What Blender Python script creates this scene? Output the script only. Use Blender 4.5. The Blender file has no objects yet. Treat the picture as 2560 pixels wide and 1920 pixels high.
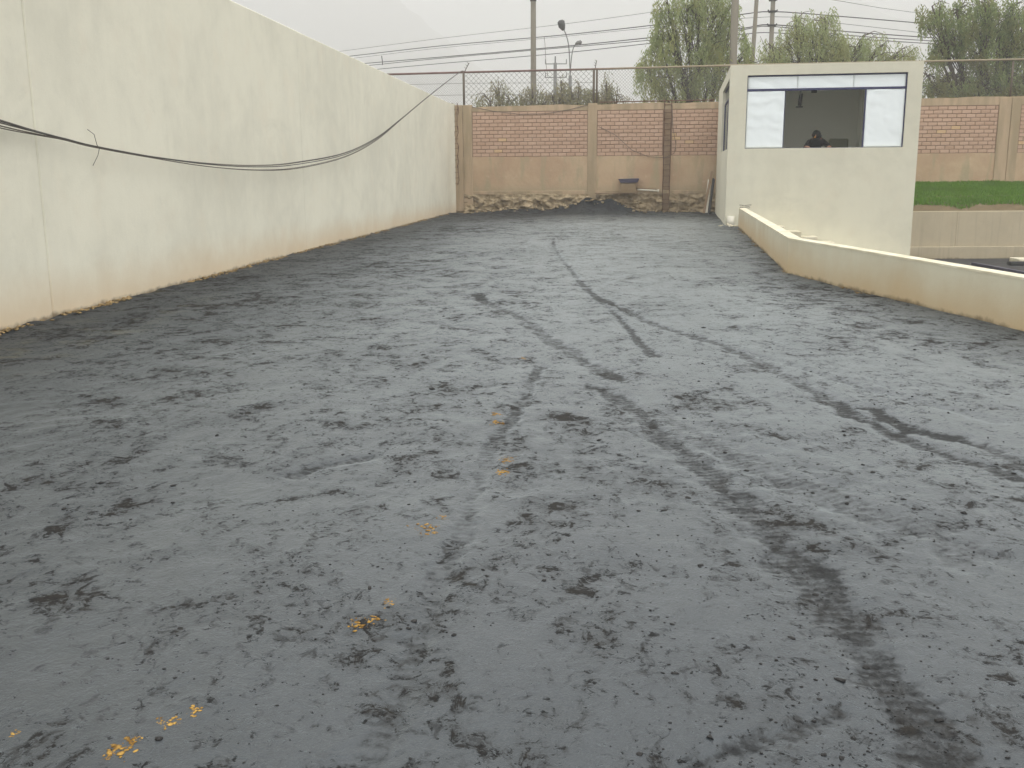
import bpy, bmesh, math, random
import numpy as np
from mathutils import Vector, Matrix, Euler

R = math.radians
scene = bpy.context.scene
COL = scene.collection
rng = random.Random(7)

# ------------------------------------------------------------------ camera
cd = bpy.data.cameras.new("camera")
cam = bpy.data.objects.new("camera", cd)
COL.objects.link(cam)
cd.sensor_width = 36.0
cd.lens = 36.0 * 2500.0 / 2560.0
cd.clip_start = 0.05
cd.clip_end = 6000.0
PITCH = 11.816
ROLL = -0.337
cam.matrix_world = (Matrix.Translation((0, 0, 1.15))
                    @ Matrix.Rotation(R(90 - PITCH), 4, 'X')
                    @ Matrix.Rotation(R(ROLL), 4, 'Z'))
scene.camera = cam

# ------------------------------------------------------------------ world: overcast sky
SUN_EL, SUN_ROT = 56.0, 128.0
world = bpy.data.worlds.new("World")
scene.world = world
world.use_nodes = True
wt = world.node_tree
wt.nodes.clear()
w_out = wt.nodes.new('ShaderNodeOutputWorld')
w_bg = wt.nodes.new('ShaderNodeBackground')
w_bg.inputs['Strength'].default_value = 0.1
w_sky = wt.nodes.new('ShaderNodeTexSky')
w_sky.sky_type = 'NISHITA'
w_sky.sun_disc = False
w_sky.sun_elevation = R(SUN_EL)
w_sky.sun_rotation = R(SUN_ROT)
w_sky.dust_density = 6.0
w_bw = wt.nodes.new('ShaderNodeRGBToBW')
wt.links.new(w_sky.outputs[0], w_bw.inputs[0])
# cloud deck: even overcast, brighter overhead than at the horizon (standard overcast sky)
w_tc = wt.nodes.new('ShaderNodeTexCoord')
w_sep = wt.nodes.new('ShaderNodeSeparateXYZ')
wt.links.new(w_tc.outputs['Generated'], w_sep.inputs[0])
w_map = wt.nodes.new('ShaderNodeMapRange')
w_map.inputs['From Min'].default_value = 0.0
w_map.inputs['From Max'].default_value = 1.0
w_map.inputs['To Min'].default_value = 12.5
w_map.inputs['To Max'].default_value = 33.0
wt.links.new(w_sep.outputs['Z'], w_map.inputs['Value'])
w_cloud = wt.nodes.new('ShaderNodeTexNoise')
w_cloud.inputs['Scale'].default_value = 2.2
w_cloud.inputs['Detail'].default_value = 4.0
wt.links.new(w_tc.outputs['Generated'], w_cloud.inputs['Vector'])
w_cm = wt.nodes.new('ShaderNodeMapRange')
w_cm.inputs['To Min'].default_value = 0.93
w_cm.inputs['To Max'].default_value = 1.07
wt.links.new(w_cloud.outputs['Fac'], w_cm.inputs['Value'])
w_mul = wt.nodes.new('ShaderNodeMath'); w_mul.operation = 'MULTIPLY'
wt.links.new(w_map.outputs[0], w_mul.inputs[0])
wt.links.new(w_cm.outputs[0], w_mul.inputs[1])
w_mix = wt.nodes.new('ShaderNodeMix'); w_mix.data_type = 'FLOAT'
w_mix.inputs[0].default_value = 0.9
wt.links.new(w_bw.outputs[0], w_mix.inputs[2])
wt.links.new(w_mul.outputs[0], w_mix.inputs[3])
w_tint = wt.nodes.new('ShaderNodeVectorMath'); w_tint.operation = 'MULTIPLY'
w_tint.inputs[1].default_value = (0.995, 1.0, 0.985)
wt.links.new(w_mix.outputs[0], w_tint.inputs[0])
wt.links.new(w_tint.outputs[0], w_bg.inputs['Color'])
wt.links.new(w_bg.outputs[0], w_out.inputs['Surface'])

# ------------------------------------------------------------------ sun behind the cloud
sl = bpy.data.lights.new("sun", 'SUN')
sl.energy = 1.4
sl.angle = R(40)
sl.color = (1.0, 0.97, 0.92)
sun = bpy.data.objects.new("sun", sl)
COL.objects.link(sun)
_az = R(SUN_ROT)
_d = Vector((math.sin(_az) * math.cos(R(SUN_EL)), math.cos(_az) * math.cos(R(SUN_EL)), math.sin(R(SUN_EL))))
sun.rotation_euler = (-_d).to_track_quat('-Z', 'Y').to_euler()
sun.location = (0, -5, 12)

vs = scene.view_settings
vs.view_transform = 'Standard'
vs.look = 'None'
vs.exposure = 0.0
vs.gamma = 1.0
vs.use_curve_mapping = False
scene.cycles.max_bounces = 8
scene.cycles.diffuse_bounces = 4
scene.cycles.glossy_bounces = 3
scene.cycles.transparent_max_bounces = 16
scene.cycles.volume_bounces = 1
scene.cycles.use_denoising = True


# ------------------------------------------------------------------ helpers
class Mat:
    """small wrapper for building a Principled material out of nodes"""
    def __init__(self, name, color=(.5, .5, .5), rough=.8, spec=.3, metal=0.0):
        self.m = bpy.data.materials.new(name)
        self.m.use_nodes = True
        self.t = self.m.node_tree
        self.b = self.t.nodes['Principled BSDF']
        self.b.inputs['Base Color'].default_value = (*color, 1)
        self.b.inputs['Roughness'].default_value = rough
        self.b.inputs['Specular IOR Level'].default_value = spec
        self.b.inputs['Metallic'].default_value = metal
        self._tc = None

    def node(self, typ, ins=None, **props):
        n = self.t.nodes.new(typ)
        for k, v in props.items():
            setattr(n, k, v)
        for k, v in (ins or {}).items():
            s = n.inputs[k]
            if hasattr(v, 'links'):
                self.t.links.new(v, s)
            else:
                s.default_value = v
        return n

    def coords(self, scale=(1, 1, 1), loc=(0, 0, 0)):
        if self._tc is None:
            self._tc = self.node('ShaderNodeTexCoord')
        mp = self.node('ShaderNodeMapping', {'Vector': self._tc.outputs['Object'], 'Scale': scale, 'Location': loc})
        return mp.outputs[0]

    def noise(self, scale, detail=4, rough=.55, dist=0.0, stretch=(1, 1, 1), loc=(0, 0, 0)):
        n = self.node('ShaderNodeTexNoise', {'Vector': self.coords(stretch, loc), 'Scale': scale, 'Detail': detail,
                                             'Roughness': rough, 'Distortion': dist})
        return n.outputs['Fac']

    def z(self, axis='Z'):
        if self._tc is None:
            self._tc = self.node('ShaderNodeTexCoord')
        return self.node('ShaderNodeSeparateXYZ', {0: self._tc.outputs['Object']}).outputs[axis]

    def ramp(self, v, a, b, lo=0.0, hi=1.0, smooth=True):
        n = self.node('ShaderNodeMapRange', {'Value': v, 'From Min': a, 'From Max': b, 'To Min': lo, 'To Max': hi})
        n.interpolation_type = 'SMOOTHSTEP' if smooth else 'LINEAR'
        return n.outputs[0]

    def math(self, op, a, b=0.0, c=None):
        n = self.node('ShaderNodeMath', {0: a, 1: b}, operation=op)
        if c is not None:
            if hasattr(c, 'links'):
                self.t.links.new(c, n.inputs[2])
            else:
                n.inputs[2].default_value = c
        return n.outputs[0]

    def mix(self, fac, a, b):
        n = self.node('ShaderNodeMix', data_type='RGBA')
        for sock, v in ((n.inputs[0], fac), (n.inputs[6], a), (n.inputs[7], b)):
            if hasattr(v, 'links'):
                self.t.links.new(v, sock)
            else:
                sock.default_value = (*v, 1) if isinstance(v, tuple) and len(v) == 3 else v
        return n.outputs[2]

    def attr(self, name):
        return self.node('ShaderNodeAttribute', attribute_name=name).outputs['Fac']

    def color(self, s):
        self.t.links.new(s, self.b.inputs['Base Color'])
        return self

    def set(self, inp, s):
        if hasattr(s, 'links'):
            self.t.links.new(s, self.b.inputs[inp])
        else:
            self.b.inputs[inp].default_value = s
        return self

    def bump(self, h, strength=.3, dist=.01):
        n = self.node('ShaderNodeBump', {'Height': h, 'Strength': strength, 'Distance': dist})
        self.t.links.new(n.outputs[0], self.b.inputs['Normal'])
        return self


def mesh_obj(name, verts, faces, mat=None, parent=None, smooth=False, mats=None, face_mats=None):
    me = bpy.data.meshes.new(name)
    me.from_pydata([tuple(v) for v in verts], [], faces)
    for m in (mats or ([mat] if mat else [])):
        me.materials.append(m.m if isinstance(m, Mat) else m)
    if face_mats is not None:
        me.polygons.foreach_set('material_index', face_mats)
    if smooth:
        me.polygons.foreach_set('use_smooth', [True] * len(me.polygons))
    me.update()
    o = bpy.data.objects.new(name, me)
    COL.objects.link(o)
    if parent is not None:
        o.parent = parent
    return o


class MB:
    """collects shapes into one mesh"""
    def __init__(self):
        self.v = []
        self.f = []

    def add(self, verts, faces):
        k = len(self.v)
        self.v += [tuple(p) for p in verts]
        self.f += [tuple(i + k for i in f) for f in faces]
        return self

    def box(self, a, b, rot=None, bev=0.0):
        (x0, y0, z0), (x1, y1, z1) = a, b
        if bev:
            bm = bmesh.new()
            bmesh.ops.create_cube(bm, size=1)
            bmesh.ops.scale(bm, vec=(x1 - x0, y1 - y0, z1 - z0), verts=bm.verts)
            bmesh.ops.translate(bm, vec=((x0 + x1) / 2, (y0 + y1) / 2, (z0 + z1) / 2), verts=bm.verts)
            bmesh.ops.bevel(bm, geom=bm.edges[:], offset=bev, segments=1, affect='EDGES')
            bm.verts.index_update()
            vs_ = [v.co.copy() for v in bm.verts]
            fs_ = [tuple(v.index for v in f.verts) for f in bm.faces]
            bm.free()
        else:
            vs_ = [Vector(p) for p in ((x0, y0, z0), (x1, y0, z0), (x1, y1, z0), (x0, y1, z0),
                                       (x0, y0, z1), (x1, y0, z1), (x1, y1, z1), (x0, y1, z1))]
            fs_ = [(3, 2, 1, 0), (4, 5, 6, 7), (0, 1, 5, 4), (1, 2, 6, 5), (2, 3, 7, 6), (3, 0, 4, 7)]
        if rot is not None:
            c = Vector(((x0 + x1) / 2, (y0 + y1) / 2, (z0 + z1) / 2))
            vs_ = [c + rot @ (v - c) for v in vs_]
        return self.add(vs_, fs_)

    def tube(self, pts, r, seg=6, caps=True):
        pts = [Vector(p) for p in pts]
        n = len(pts)
        rr = r if isinstance(r, (list, tuple)) else [r] * n
        rings = []
        up = None
        for i, p in enumerate(pts):
            d = (pts[min(i + 1, n - 1)] - pts[max(i - 1, 0)])
            d = d.normalized() if d.length > 1e-9 else Vector((0, 0, 1))
            if up is None:
                up = Vector((0, 0, 1)) if abs(d.z) < .9 else Vector((1, 0, 0))
            a = d.cross(up)
            if a.length < 1e-6:
                a = d.orthogonal()
            a.normalize()
            b = a.cross(d).normalized()
            up = b
            rings.append([p + (a * math.cos(2 * math.pi * k / seg) + b * math.sin(2 * math.pi * k / seg)) * rr[i]
                          for k in range(seg)])
        vs_ = [v for ring in rings for v in ring]
        fs_ = []
        for i in range(n - 1):
            for k in range(seg):
                k2 = (k + 1) % seg
                fs_.append((i * seg + k, i * seg + k2, (i + 1) * seg + k2, (i + 1) * seg + k))
        if caps:
            fs_.append(tuple(range(seg - 1, -1, -1)))
            fs_.append(tuple((n - 1) * seg + k for k in range(seg)))
        return self.add(vs_, fs_)

    def quad(self, a, b, c, d):
        return self.add([a, b, c, d], [(0, 1, 2, 3)])

    def build(self, name, mat, parent=None, smooth=False):
        return mesh_obj(name, self.v, self.f, mat, parent, smooth)


def empty(name, loc=(0, 0, 0), rz=0.0):
    o = bpy.data.objects.new(name, None)
    COL.objects.link(o)
    o.location = loc
    o.rotation_euler = (0, 0, rz)
    o.empty_display_size = .2
    return o


def tag(o, label=None, cat=None, group=None, kind=None):
    for k, v in (('label', label), ('category', cat), ('group', group), ('kind', kind)):
        if v:
            o[k] = v
    return o


def smooth_curve(pts, n):
    """Catmull-Rom through the points"""
    P = [Vector(p) for p in pts]
    P = [P[0] * 2 - P[1]] + P + [P[-1] * 2 - P[-2]]
    out = []
    for i in range(1, len(P) - 2):
        for k in range(n):
            t = k / n
            p0, p1, p2, p3 = P[i - 1], P[i], P[i + 1], P[i + 2]
            out.append(.5 * ((2 * p1) + (p2 - p0) * t + (2 * p0 - 5 * p1 + 4 * p2 - p3) * t * t
                             + (3 * p1 - p0 - 3 * p2 + p3) * t ** 3))
    out.append(P[-2])
    return out


def vnoise(x, y, seed=0):
    """value noise on numpy arrays"""
    xi = np.floor(x).astype(np.int64); yi = np.floor(y).astype(np.int64)
    xf = x - xi; yf = y - yi
    xf = xf * xf * (3 - 2 * xf); yf = yf * yf * (3 - 2 * yf)

    def h(a, b):
        n = (a * 374761393 + b * 668265263 + seed * 1274126177) & 0x7fffffff
        n = ((n ^ (n >> 13)) * 1274126177) & 0x7fffffff
        return ((n ^ (n >> 16)) & 0xffff) / 65535.0
    a = h(xi, yi); b = h(xi + 1, yi); c = h(xi, yi + 1); d = h(xi + 1, yi + 1)
    return (a * (1 - xf) + b * xf) * (1 - yf) + (c * (1 - xf) + d * xf) * yf


def fbm(x, y, seed=0, oct=4, gain=.5):
    x = np.asarray(x, float); y = np.asarray(y, float)
    s = 0; a = 1; t = 0
    for k in range(oct):
        s = s + a * vnoise(x, y, seed + k * 17)
        t += a; a *= gain; x = x * 2.03 + 3.1; y = y * 2.03 + 7.7
    return s / t


# ------------------------------------------------------------------ materials
def make_wall_mat(name, base, stain, zstain=.32, streak=.5, origin=0.0, amount=.78):
    m = Mat(name, rough=.9, spec=.2)
    big = m.noise(.55, 5, .6, .3)
    mid = m.noise(3.2, 5, .6)
    fine = m.noise(70, 3, .6)
    st = m.noise(1.0, 5, .65, .2, stretch=(2.2, 2.2, .35))
    st2 = m.noise(1.0, 4, .6, .1, stretch=(11, 11, .5), loc=(3, 1, 0))
    v = m.math('ADD', m.math('MULTIPLY', big, .6), m.math('ADD', m.math('MULTIPLY', st, .12), m.math('MULTIPLY', mid, .28)))
    dk = tuple(c * (1 - .11 * min(1, .35 + streak)) for c in base)
    lt = tuple(min(1, c * 1.03) for c in base)
    col = m.mix(m.ramp(v, .36, .62), dk, lt)
    col = m.mix(m.ramp(m.noise(1.7, 4, .6, loc=(7, 2, 3)), .52, .70, 0, .30), col, (base[0] * .98, base[1] * .93, base[2] * .90))
    col = m.mix(m.ramp(m.noise(30, 6, .75, .3), .54, .74, 0, .22), col, tuple(c * .78 for c in base))
    col = m.mix(m.ramp(m.noise(6.5, 6, .75, 1.2, loc=(9, 4, 2)), .60, .66, 0, .12), col, tuple(c * .70 for c in base))
    col = m.mix(m.math('MULTIPLY', m.ramp(st2, .5, .75), .16 * streak), col, tuple(c * .72 for c in base))
    col = m.mix(m.ramp(m.noise(.9, 6, .68, .6, stretch=(1, 1, 1.6), loc=(1, 8, 4)), .56, .74, 0, .35), col, tuple(c * .80 for c in base))
    hz = m.math('ADD', m.z(), m.math('MULTIPLY', m.math('SUBTRACT', mid, .5), .16))
    hs = m.math('ADD', hz, m.math('MULTIPLY', m.math('SUBTRACT', big, .5), .45))
    if amount > 0:
        col = m.mix(m.ramp(hs, zstain * 1.6 + origin, origin - .05, 0, amount), col, stain)
        hd = m.math('ADD', m.z(), m.math('MULTIPLY', m.math('SUBTRACT', m.noise(9, 5, .65), .5), .10))
        hd = m.math('ADD', hd, m.math('MULTIPLY', m.math('SUBTRACT', m.noise(1.3, 3, .5, loc=(2, 5, 1)), .5), .10))
        col = m.mix(m.ramp(hd, .045 + origin, -.01 + origin, 0, .8), col, (.13, .095, .055))
    m.color(col)
    m.bump(m.math('ADD', m.math('MULTIPLY', fine, .35), m.math('ADD', m.math('MULTIPLY', mid, .8), m.math('MULTIPLY', m.noise(14, 5, .65), .5))), .30, .012)
    return m


M_WALL = make_wall_mat('painted_render_wall', (.795, .768, .645), (.70, .55, .37))
M_LOW = make_wall_mat('painted_render_parapet', (.66, .63, .50), (.60, .45, .26), zstain=.30, amount=.9)
M_TOWER = make_wall_mat('painted_render_booth', (.68, .655, .535), (.55, .45, .29), streak=.45, amount=0)
M_RETAIN = make_wall_mat('stained_concrete', (.50, .43, .31), (.42, .35, .22), zstain=.2, streak=4.0, origin=-1.12, amount=.4)
M_CAP = Mat('wall_cap_cement', (.74, .69, .54), .9, .2)
M_CAP.color(M_CAP.mix(M_CAP.ramp(M_CAP.noise(4, 5), .3, .7), (.62, .56, .41), (.78, .73, .58)))


def make_ground():
    m = Mat('oiled_earth', rough=.5, spec=.5)
    big = m.noise(.45, 4, .6, .4, stretch=(1, .7, 1))
    n1 = m.noise(3.3, 7, .66, .7, stretch=(1, .75, 1))
    n2 = m.noise(12.5, 7, .74, .8, stretch=(1, .8, 1))
    n3 = m.noise(46, 5, .72, .5)
    n4 = m.noise(230, 3, .7)
    n5 = m.noise(25, 5, .7, .9, stretch=(1, .8, 1), loc=(5, 3, 0))
    vor = m.node('ShaderNodeTexVoronoi', {'Vector': m.coords((1, 1, 1)), 'Scale': 95.0}).outputs['Distance']
    track = m.attr('track')
    dark = m.attr('dark')
    along = m.attr('along')
    edge = m.attr('edge')

    def wsum(*ps):
        r = None
        for v, k in ps:
            t = m.math('MULTIPLY', v, k)
            r = t if r is None else m.math('ADD', r, t)
        return r
    # oil skin scuffed away: soft broad stains, crisp torn spots, fine specks
    soft = m.ramp(wsum((n1, .62), (n2, .30), (big, .34), (dark, .05)), .60, .80, 0, .55)
    halo = m.ramp(wsum((n5, .55), (n2, .30), (n1, .30), (dark, .03)), .560, .69, 0, .60)
    patch = m.ramp(wsum((n2, .52), (n1, .38), (big, .14), (n3, .20), (dark, .03), (edge, .004)), .636, .722)
    spk = m.ramp(wsum((n3, .52), (n5, .26), (n2, .22), (n1, .20)), .640, .690)
    rib = m.math('SINE', m.math('ADD', m.math('MULTIPLY', along, 150.0), m.math('MULTIPLY', n2, 12.0)))
    trk = m.ramp(wsum((track, 1.0), (n2, 1.1), (n3, .5), (n5, .8), (rib, .06)), 1.41, 2.16, 0, .88)
    torn = m.math('MAXIMUM', m.math('MAXIMUM', patch, m.math('MULTIPLY', spk, .9)), m.math('MAXIMUM', m.math('MAXIMUM', soft, halo), trk))
    skin = m.mix(m.ramp(big, .32, .68), (.013, .016, .020), (.020, .023, .027))
    skin = m.mix(m.ramp(n2, .35, .7), skin, (.012, .014, .018))
    skin = m.mix(m.ramp(n4, .38, .70, 0, .60), skin, (.042, .046, .052))
    skin = m.mix(m.ramp(vor, .42, .16, 0, .30), skin, (.016, .018, .020))
    brown = m.mix(m.ramp(n1, .38, .66), (.017, .017, .017), (.030, .026, .022))
    brown = m.mix(m.ramp(n3, .40, .68), brown, (.013, .013, .014))
    brown = m.mix(m.ramp(n4, .42, .75, 0, .5), brown, (.036, .033, .029))
    col = m.mix(torn, skin, brown)
    dust = m.math('MULTIPLY', m.ramp(m.noise(3.4, 5, .6, loc=(4, 9, 0)), .5, .72), m.attr('dust'))
    col = m.mix(dust, col, (.15, .13, .065))
    m.color(col)
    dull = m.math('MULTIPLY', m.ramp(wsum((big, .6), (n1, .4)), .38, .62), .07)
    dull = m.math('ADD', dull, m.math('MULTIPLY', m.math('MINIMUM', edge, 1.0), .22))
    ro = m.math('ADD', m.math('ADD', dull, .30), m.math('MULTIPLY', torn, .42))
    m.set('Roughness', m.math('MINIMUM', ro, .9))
    gloss = m.math('MULTIPLY', m.ramp(torn, 0, 1, 1.0, .10), m.ramp(edge, 0, 1.3, 1.0, .13, False))  # gloss lowered towards the walls to paint in the shade there
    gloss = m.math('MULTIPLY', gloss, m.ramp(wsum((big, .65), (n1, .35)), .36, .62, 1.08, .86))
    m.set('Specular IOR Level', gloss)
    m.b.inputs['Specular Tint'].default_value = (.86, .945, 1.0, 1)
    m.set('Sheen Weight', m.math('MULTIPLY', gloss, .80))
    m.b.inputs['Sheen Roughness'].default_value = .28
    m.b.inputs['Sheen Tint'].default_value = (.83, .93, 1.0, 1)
    h = wsum((n2, .7), (n5, .35), (n3, .26), (n4, .08))
    h = m.math('SUBTRACT', h, m.math('MULTIPLY', torn, .34))
    m.bump(h, .5, .012)
    return m


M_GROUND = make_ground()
M_CLOD = Mat('tarry_clod', (.018, .018, .020), .75, .35)
M_CLOD.color(M_CLOD.mix(M_CLOD.noise(60, 3), (.010, .010, .012), (.035, .033, .031)))
M_YELLOW = Mat('yellow_soil', (.55, .33, .06), .9, .15)
M_YELLOW.color(M_YELLOW.mix(M_YELLOW.ramp(M_YELLOW.noise(40, 4), .35, .65), (.20, .11, .03), (.52, .32, .09)))
M_SAND = Mat('sandy_soil', (.34, .24, .12), .95, .1)
M_SAND.color(M_SAND.mix(M_SAND.ramp(M_SAND.noise(9, 5), .3, .7), (.10, .075, .04), (.42, .30, .15)))
M_SAND.bump(M_SAND.noise(30, 5), .6, .02)
M_ROAD = Mat('dark_road', (.03, .03, .033), .75, .35)
M_ROAD.color(M_ROAD.mix(M_ROAD.ramp(M_ROAD.noise(3, 6), .35, .65), (.022, .022, .025), (.05, .048, .046)))
M_TERRAIN = Mat('dusty_terrain', (.20, .17, .12), .95, .1)
M_TERRAIN.color(M_TERRAIN.mix(M_TERRAIN.noise(.15, 6), (.13, .11, .08), (.26, .22, .16)))
M_HILL = Mat('bare_hill', (.17, .15, .12), .95, .1)
M_HILL.color(M_HILL.mix(M_HILL.noise(.01, 6), (.10, .09, .07), (.22, .19, .15)))

M_BRICK = Mat('clay_brick', (.5, .31, .2), .9, .2)
_oi = M_BRICK.node('ShaderNodeObjectInfo')
_c = M_BRICK.mix(_oi.outputs['Random'], (.465, .305, .215), (.53, .36, .265))
_c = M_BRICK.mix(M_BRICK.ramp(M_BRICK.math('FRACT', M_BRICK.math('MULTIPLY', _oi.outputs['Random'], 37.3)), .976, .980), _c, (.58, .40, .23))
_c = M_BRICK.mix(M_BRICK.ramp(M_BRICK.noise(22, 5), .45, .75, 0, .55), _c, (.58, .44, .33))
M_BRICK.color(_c)
M_BRICK.bump(M_BRICK.noise(60, 4), .4, .006)
M_MORTAR = Mat('old_mortar', (.24, .155, .10), .95, .1)
M_MORTAR.color(M_MORTAR.mix(M_MORTAR.noise(14, 5), (.22, .145, .10), (.32, .22, .155)))
M_DADO = Mat('stained_plaster', (.5, .37, .24), .92, .15)
_v = M_DADO.noise(1.0, 5, .6, .3, stretch=(3, 3, .7))
_c = M_DADO.mix(M_DADO.ramp(M_DADO.noise(.9, 5, .6, .4), .35, .65), (.47, .32, .21), (.55, .41, .27))
_c = M_DADO.mix(M_DADO.ramp(_v, .48, .68, 0, .85), _c, (.40, .33, .21))
_c = M_DADO.mix(M_DADO.ramp(M_DADO.noise(5, 6, .7), .56, .72, 0, .5), _c, (.60, .48, .34))
_c = M_DADO.mix(M_DADO.ramp(M_DADO.math('ADD', M_DADO.z(), M_DADO.math('MULTIPLY', _v, .3)), 1.08, .75, 0, .75), _c, (.40, .32, .21))
M_DADO.color(_c)
M_DADO.bump(M_DADO.noise(9, 6), .4, .02)
M_PILASTER = Mat('cast_column', (.42, .33, .22), .92, .15)
M_PILASTER.color(M_PILASTER.mix(M_PILASTER.ramp(M_PILASTER.noise(1.1, 5, stretch=(3, 3, .5)), .35, .68), (.36, .28, .18), (.50, .37, .25)))
M_PILASTER.bump(M_PILASTER.noise(12, 5), .4, .02)
M_RUBBLE = Mat('crumbling_foundation', (.36, .28, .17), .95, .1)
M_RUBBLE.color(M_RUBBLE.mix(M_RUBBLE.ramp(M_RUBBLE.noise(3.5, 6, .65), .3, .68), (.22, .165, .10), (.50, .395, .26)))
M_RUBBLE.bump(M_RUBBLE.noise(12, 6, .7), .8, .05)
M_RUST = Mat('rusty_steel', (.16, .085, .05), .8, .3)
M_RUST.color(M_RUST.mix(M_RUST.noise(14, 4), (.075, .04, .028), (.22, .12, .07)))
M_REDPIPE = Mat('red_oxide_pipe', (.20, .085, .07), .65, .4)
M_REDPIPE.color(M_REDPIPE.mix(M_REDPIPE.ramp(M_REDPIPE.z('X'), 3.0, 6.0), M_REDPIPE.mix(M_REDPIPE.noise(8, 4), (.12, .06, .05), (.20, .12, .095)), (.28, .23, .15)))
M_WIRE = Mat('galvanised_wire', (.17, .16, .15), .6, .4)
M_POST = Mat('weathered_post', (.13, .105, .08), .8, .3)
M_POLE = Mat('concrete_pole', (.27, .245, .195), .9, .2)
M_POLE.color(M_POLE.mix(M_POLE.noise(2.0, 4, stretch=(3, 3, .4)), (.155, .14, .11), (.25, .225, .18)))
M_FARPOLE = Mat('grey_metal_pole', (.16, .16, .15), .6, .4)
M_CABLE = Mat('black_cable', (.03, .028, .03), .6, .35)
M_CABLE2 = Mat('faded_cable', (.13, .11, .09), .7, .3)
M_CABLE3 = Mat('grey_cable', (.06, .055, .05), .65, .3)
M_PAPER = Mat('white_sheet', (.91, .965, .985), .75, .2)
_tr = M_PAPER.node('ShaderNodeBsdfTranslucent', {'Color': (.88, .945, .97, 1)})
_mx = M_PAPER.node('ShaderNodeMixShader', {0: .04})
M_PAPER.t.links.new(M_PAPER.b.outputs[0], _mx.inputs[1])
M_PAPER.t.links.new(_tr.outputs[0], _mx.inputs[2])
M_PAPER.t.links.new(_mx.outputs[0], M_PAPER.t.nodes['Material Output'].inputs['Surface'])
M_FRAME = Mat('navy_frame', (.035, .036, .105), .5, .4)
M_INT = Mat('booth_interior', (.40, .40, .36), .9, .2)
M_INT.color(M_INT.mix(M_INT.noise(2, 4), (.82, .82, .76), (.88, .88, .82)))
M_DARK = Mat('dark_plastic', (.018, .018, .018), .5, .4)
M_OLIVE = Mat('olive_fabric', (.20, .205, .14), .9, .1)
M_CARD = Mat('cardboard', (.40, .30, .19), .9, .1)
M_CARD.color(M_CARD.mix(M_CARD.noise(5, 4), (.24, .17, .10), (.34, .25, .155)))
M_VIOLET = Mat('faded_violet_tray', (.10, .09, .14), .6, .3)
M_WOOD = Mat('old_wood', (.26, .18, .11), .85, .2)
M_WOOD.color(M_WOOD.mix(M_WOOD.noise(6, 4, stretch=(1, 1, .1)), (.18, .12, .07), (.33, .235, .15)))
M_WHITE = Mat('white_plastic', (.74, .70, .60), .6, .4)
M_BARK = Mat('bark', (.09, .07, .05), .95, .1)
M_BARK.bump(M_BARK.noise(18, 5, stretch=(1, 1, .3)), .8, .03)


def leaf_mat(name, a, b, c):
    m = Mat(name, rough=.6, spec=.35)
    oi = m.node('ShaderNodeNewGeometry').outputs['Random Per Island']
    col = m.mix(oi, a, b)
    col = m.mix(m.ramp(m.noise(1.1, 3), .42, .62), col, c)
    m.color(col)
    m.set('Transmission Weight', 0.0)
    # thin leaves let some light through
    tr = m.node('ShaderNodeBsdfTranslucent')
    m.t.links.new(col, tr.inputs['Color'])
    mx = m.node('ShaderNodeMixShader', {0: .50})
    m.t.links.new(m.b.outputs[0], mx.inputs[1])
    m.t.links.new(tr.outputs[0], mx.inputs[2])
    m.t.links.new(mx.outputs[0], m.t.nodes['Material Output'].inputs['Surface'])
    return m


M_LEAF1 = leaf_mat('pepper_leaf', (.26, .32, .12), (.43, .48, .23), (.34, .35, .13))
M_LEAF2 = leaf_mat('grey_leaf', (.27, .325, .13), (.44, .49, .24), (.35, .36, .14))
M_LEAF3 = leaf_mat('dark_leaf', (.17, .23, .075), (.32, .38, .15), (.25, .25, .09))
M_LEAF4 = leaf_mat('pale_shrub_leaf', (.24, .25, .13), (.34, .33, .19), (.27, .24, .13))
M_GRASS = leaf_mat('lawn_grass', (.11, .26, .012), (.20, .37, .03), (.14, .28, .018))
M_SKIN = Mat('skin', (.32, .17, .11), .6, .35)
M_SHIRT = Mat('black_shirt', (.012, .011, .013), .9, .15)
M_CAPC = Mat('black_cap', (.012, .013, .012), .95, .05)
M_ORANGE = Mat('orange_emblem', (.65, .30, .03), .7, .2)

# thin clear glass: mostly transparent with a sheen
M_GLASS = Mat('window_glass', (.8, .85, .85), .05, .5)
_tr = M_GLASS.node('ShaderNodeBsdfTransparent', {'Color': (.93, .94, .90, 1)})
_gl = M_GLASS.node('ShaderNodeBsdfGlossy', {'Roughness': .05})
_fr = M_GLASS.node('ShaderNodeFresnel', {'IOR': 1.5})
_mx = M_GLASS.node('ShaderNodeMixShader', {0: _fr.outputs[0], 1: _tr.outputs[0], 2: _gl.outputs[0]})
M_GLASS.t.links.new(_mx.outputs[0], M_GLASS.t.nodes['Material Output'].inputs['Surface'])

# ------------------------------------------------------------------ layout lines (metres)
WL0, WLD = Vector((-3.919, 7.585, 0)), Vector((.08792, .99613, 0))      # face of the left wall


def wall_x(y):
    return -3.919 + (y - 7.585) * .08792 / .99613


LOW = [(4.55, -2.0), (4.30, 2.4), (3.745, 7.25), (3.236, 11.76), (5.01, 22.3)]  # yard face of the parapet
BANG = R(-6.73)
BORG = Vector((-1.8, 31.6, 0))
TANG = R(-9.5)
TORG = Vector((4.88, 23.07, 0))


def bw(s, d=0.0, z=0.0):
    """brick wall local (along, behind, up) to world"""
    return Vector((BORG.x + s * math.cos(BANG) - d * math.sin(BANG), BORG.y + s * math.sin(BANG) + d * math.cos(BANG), z))


def tw(x, y, z=0.0):
    return Vector((TORG.x + x * math.cos(TANG) - y * math.sin(TANG), TORG.y + x * math.sin(TANG) + y * math.cos(TANG), z))


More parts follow.
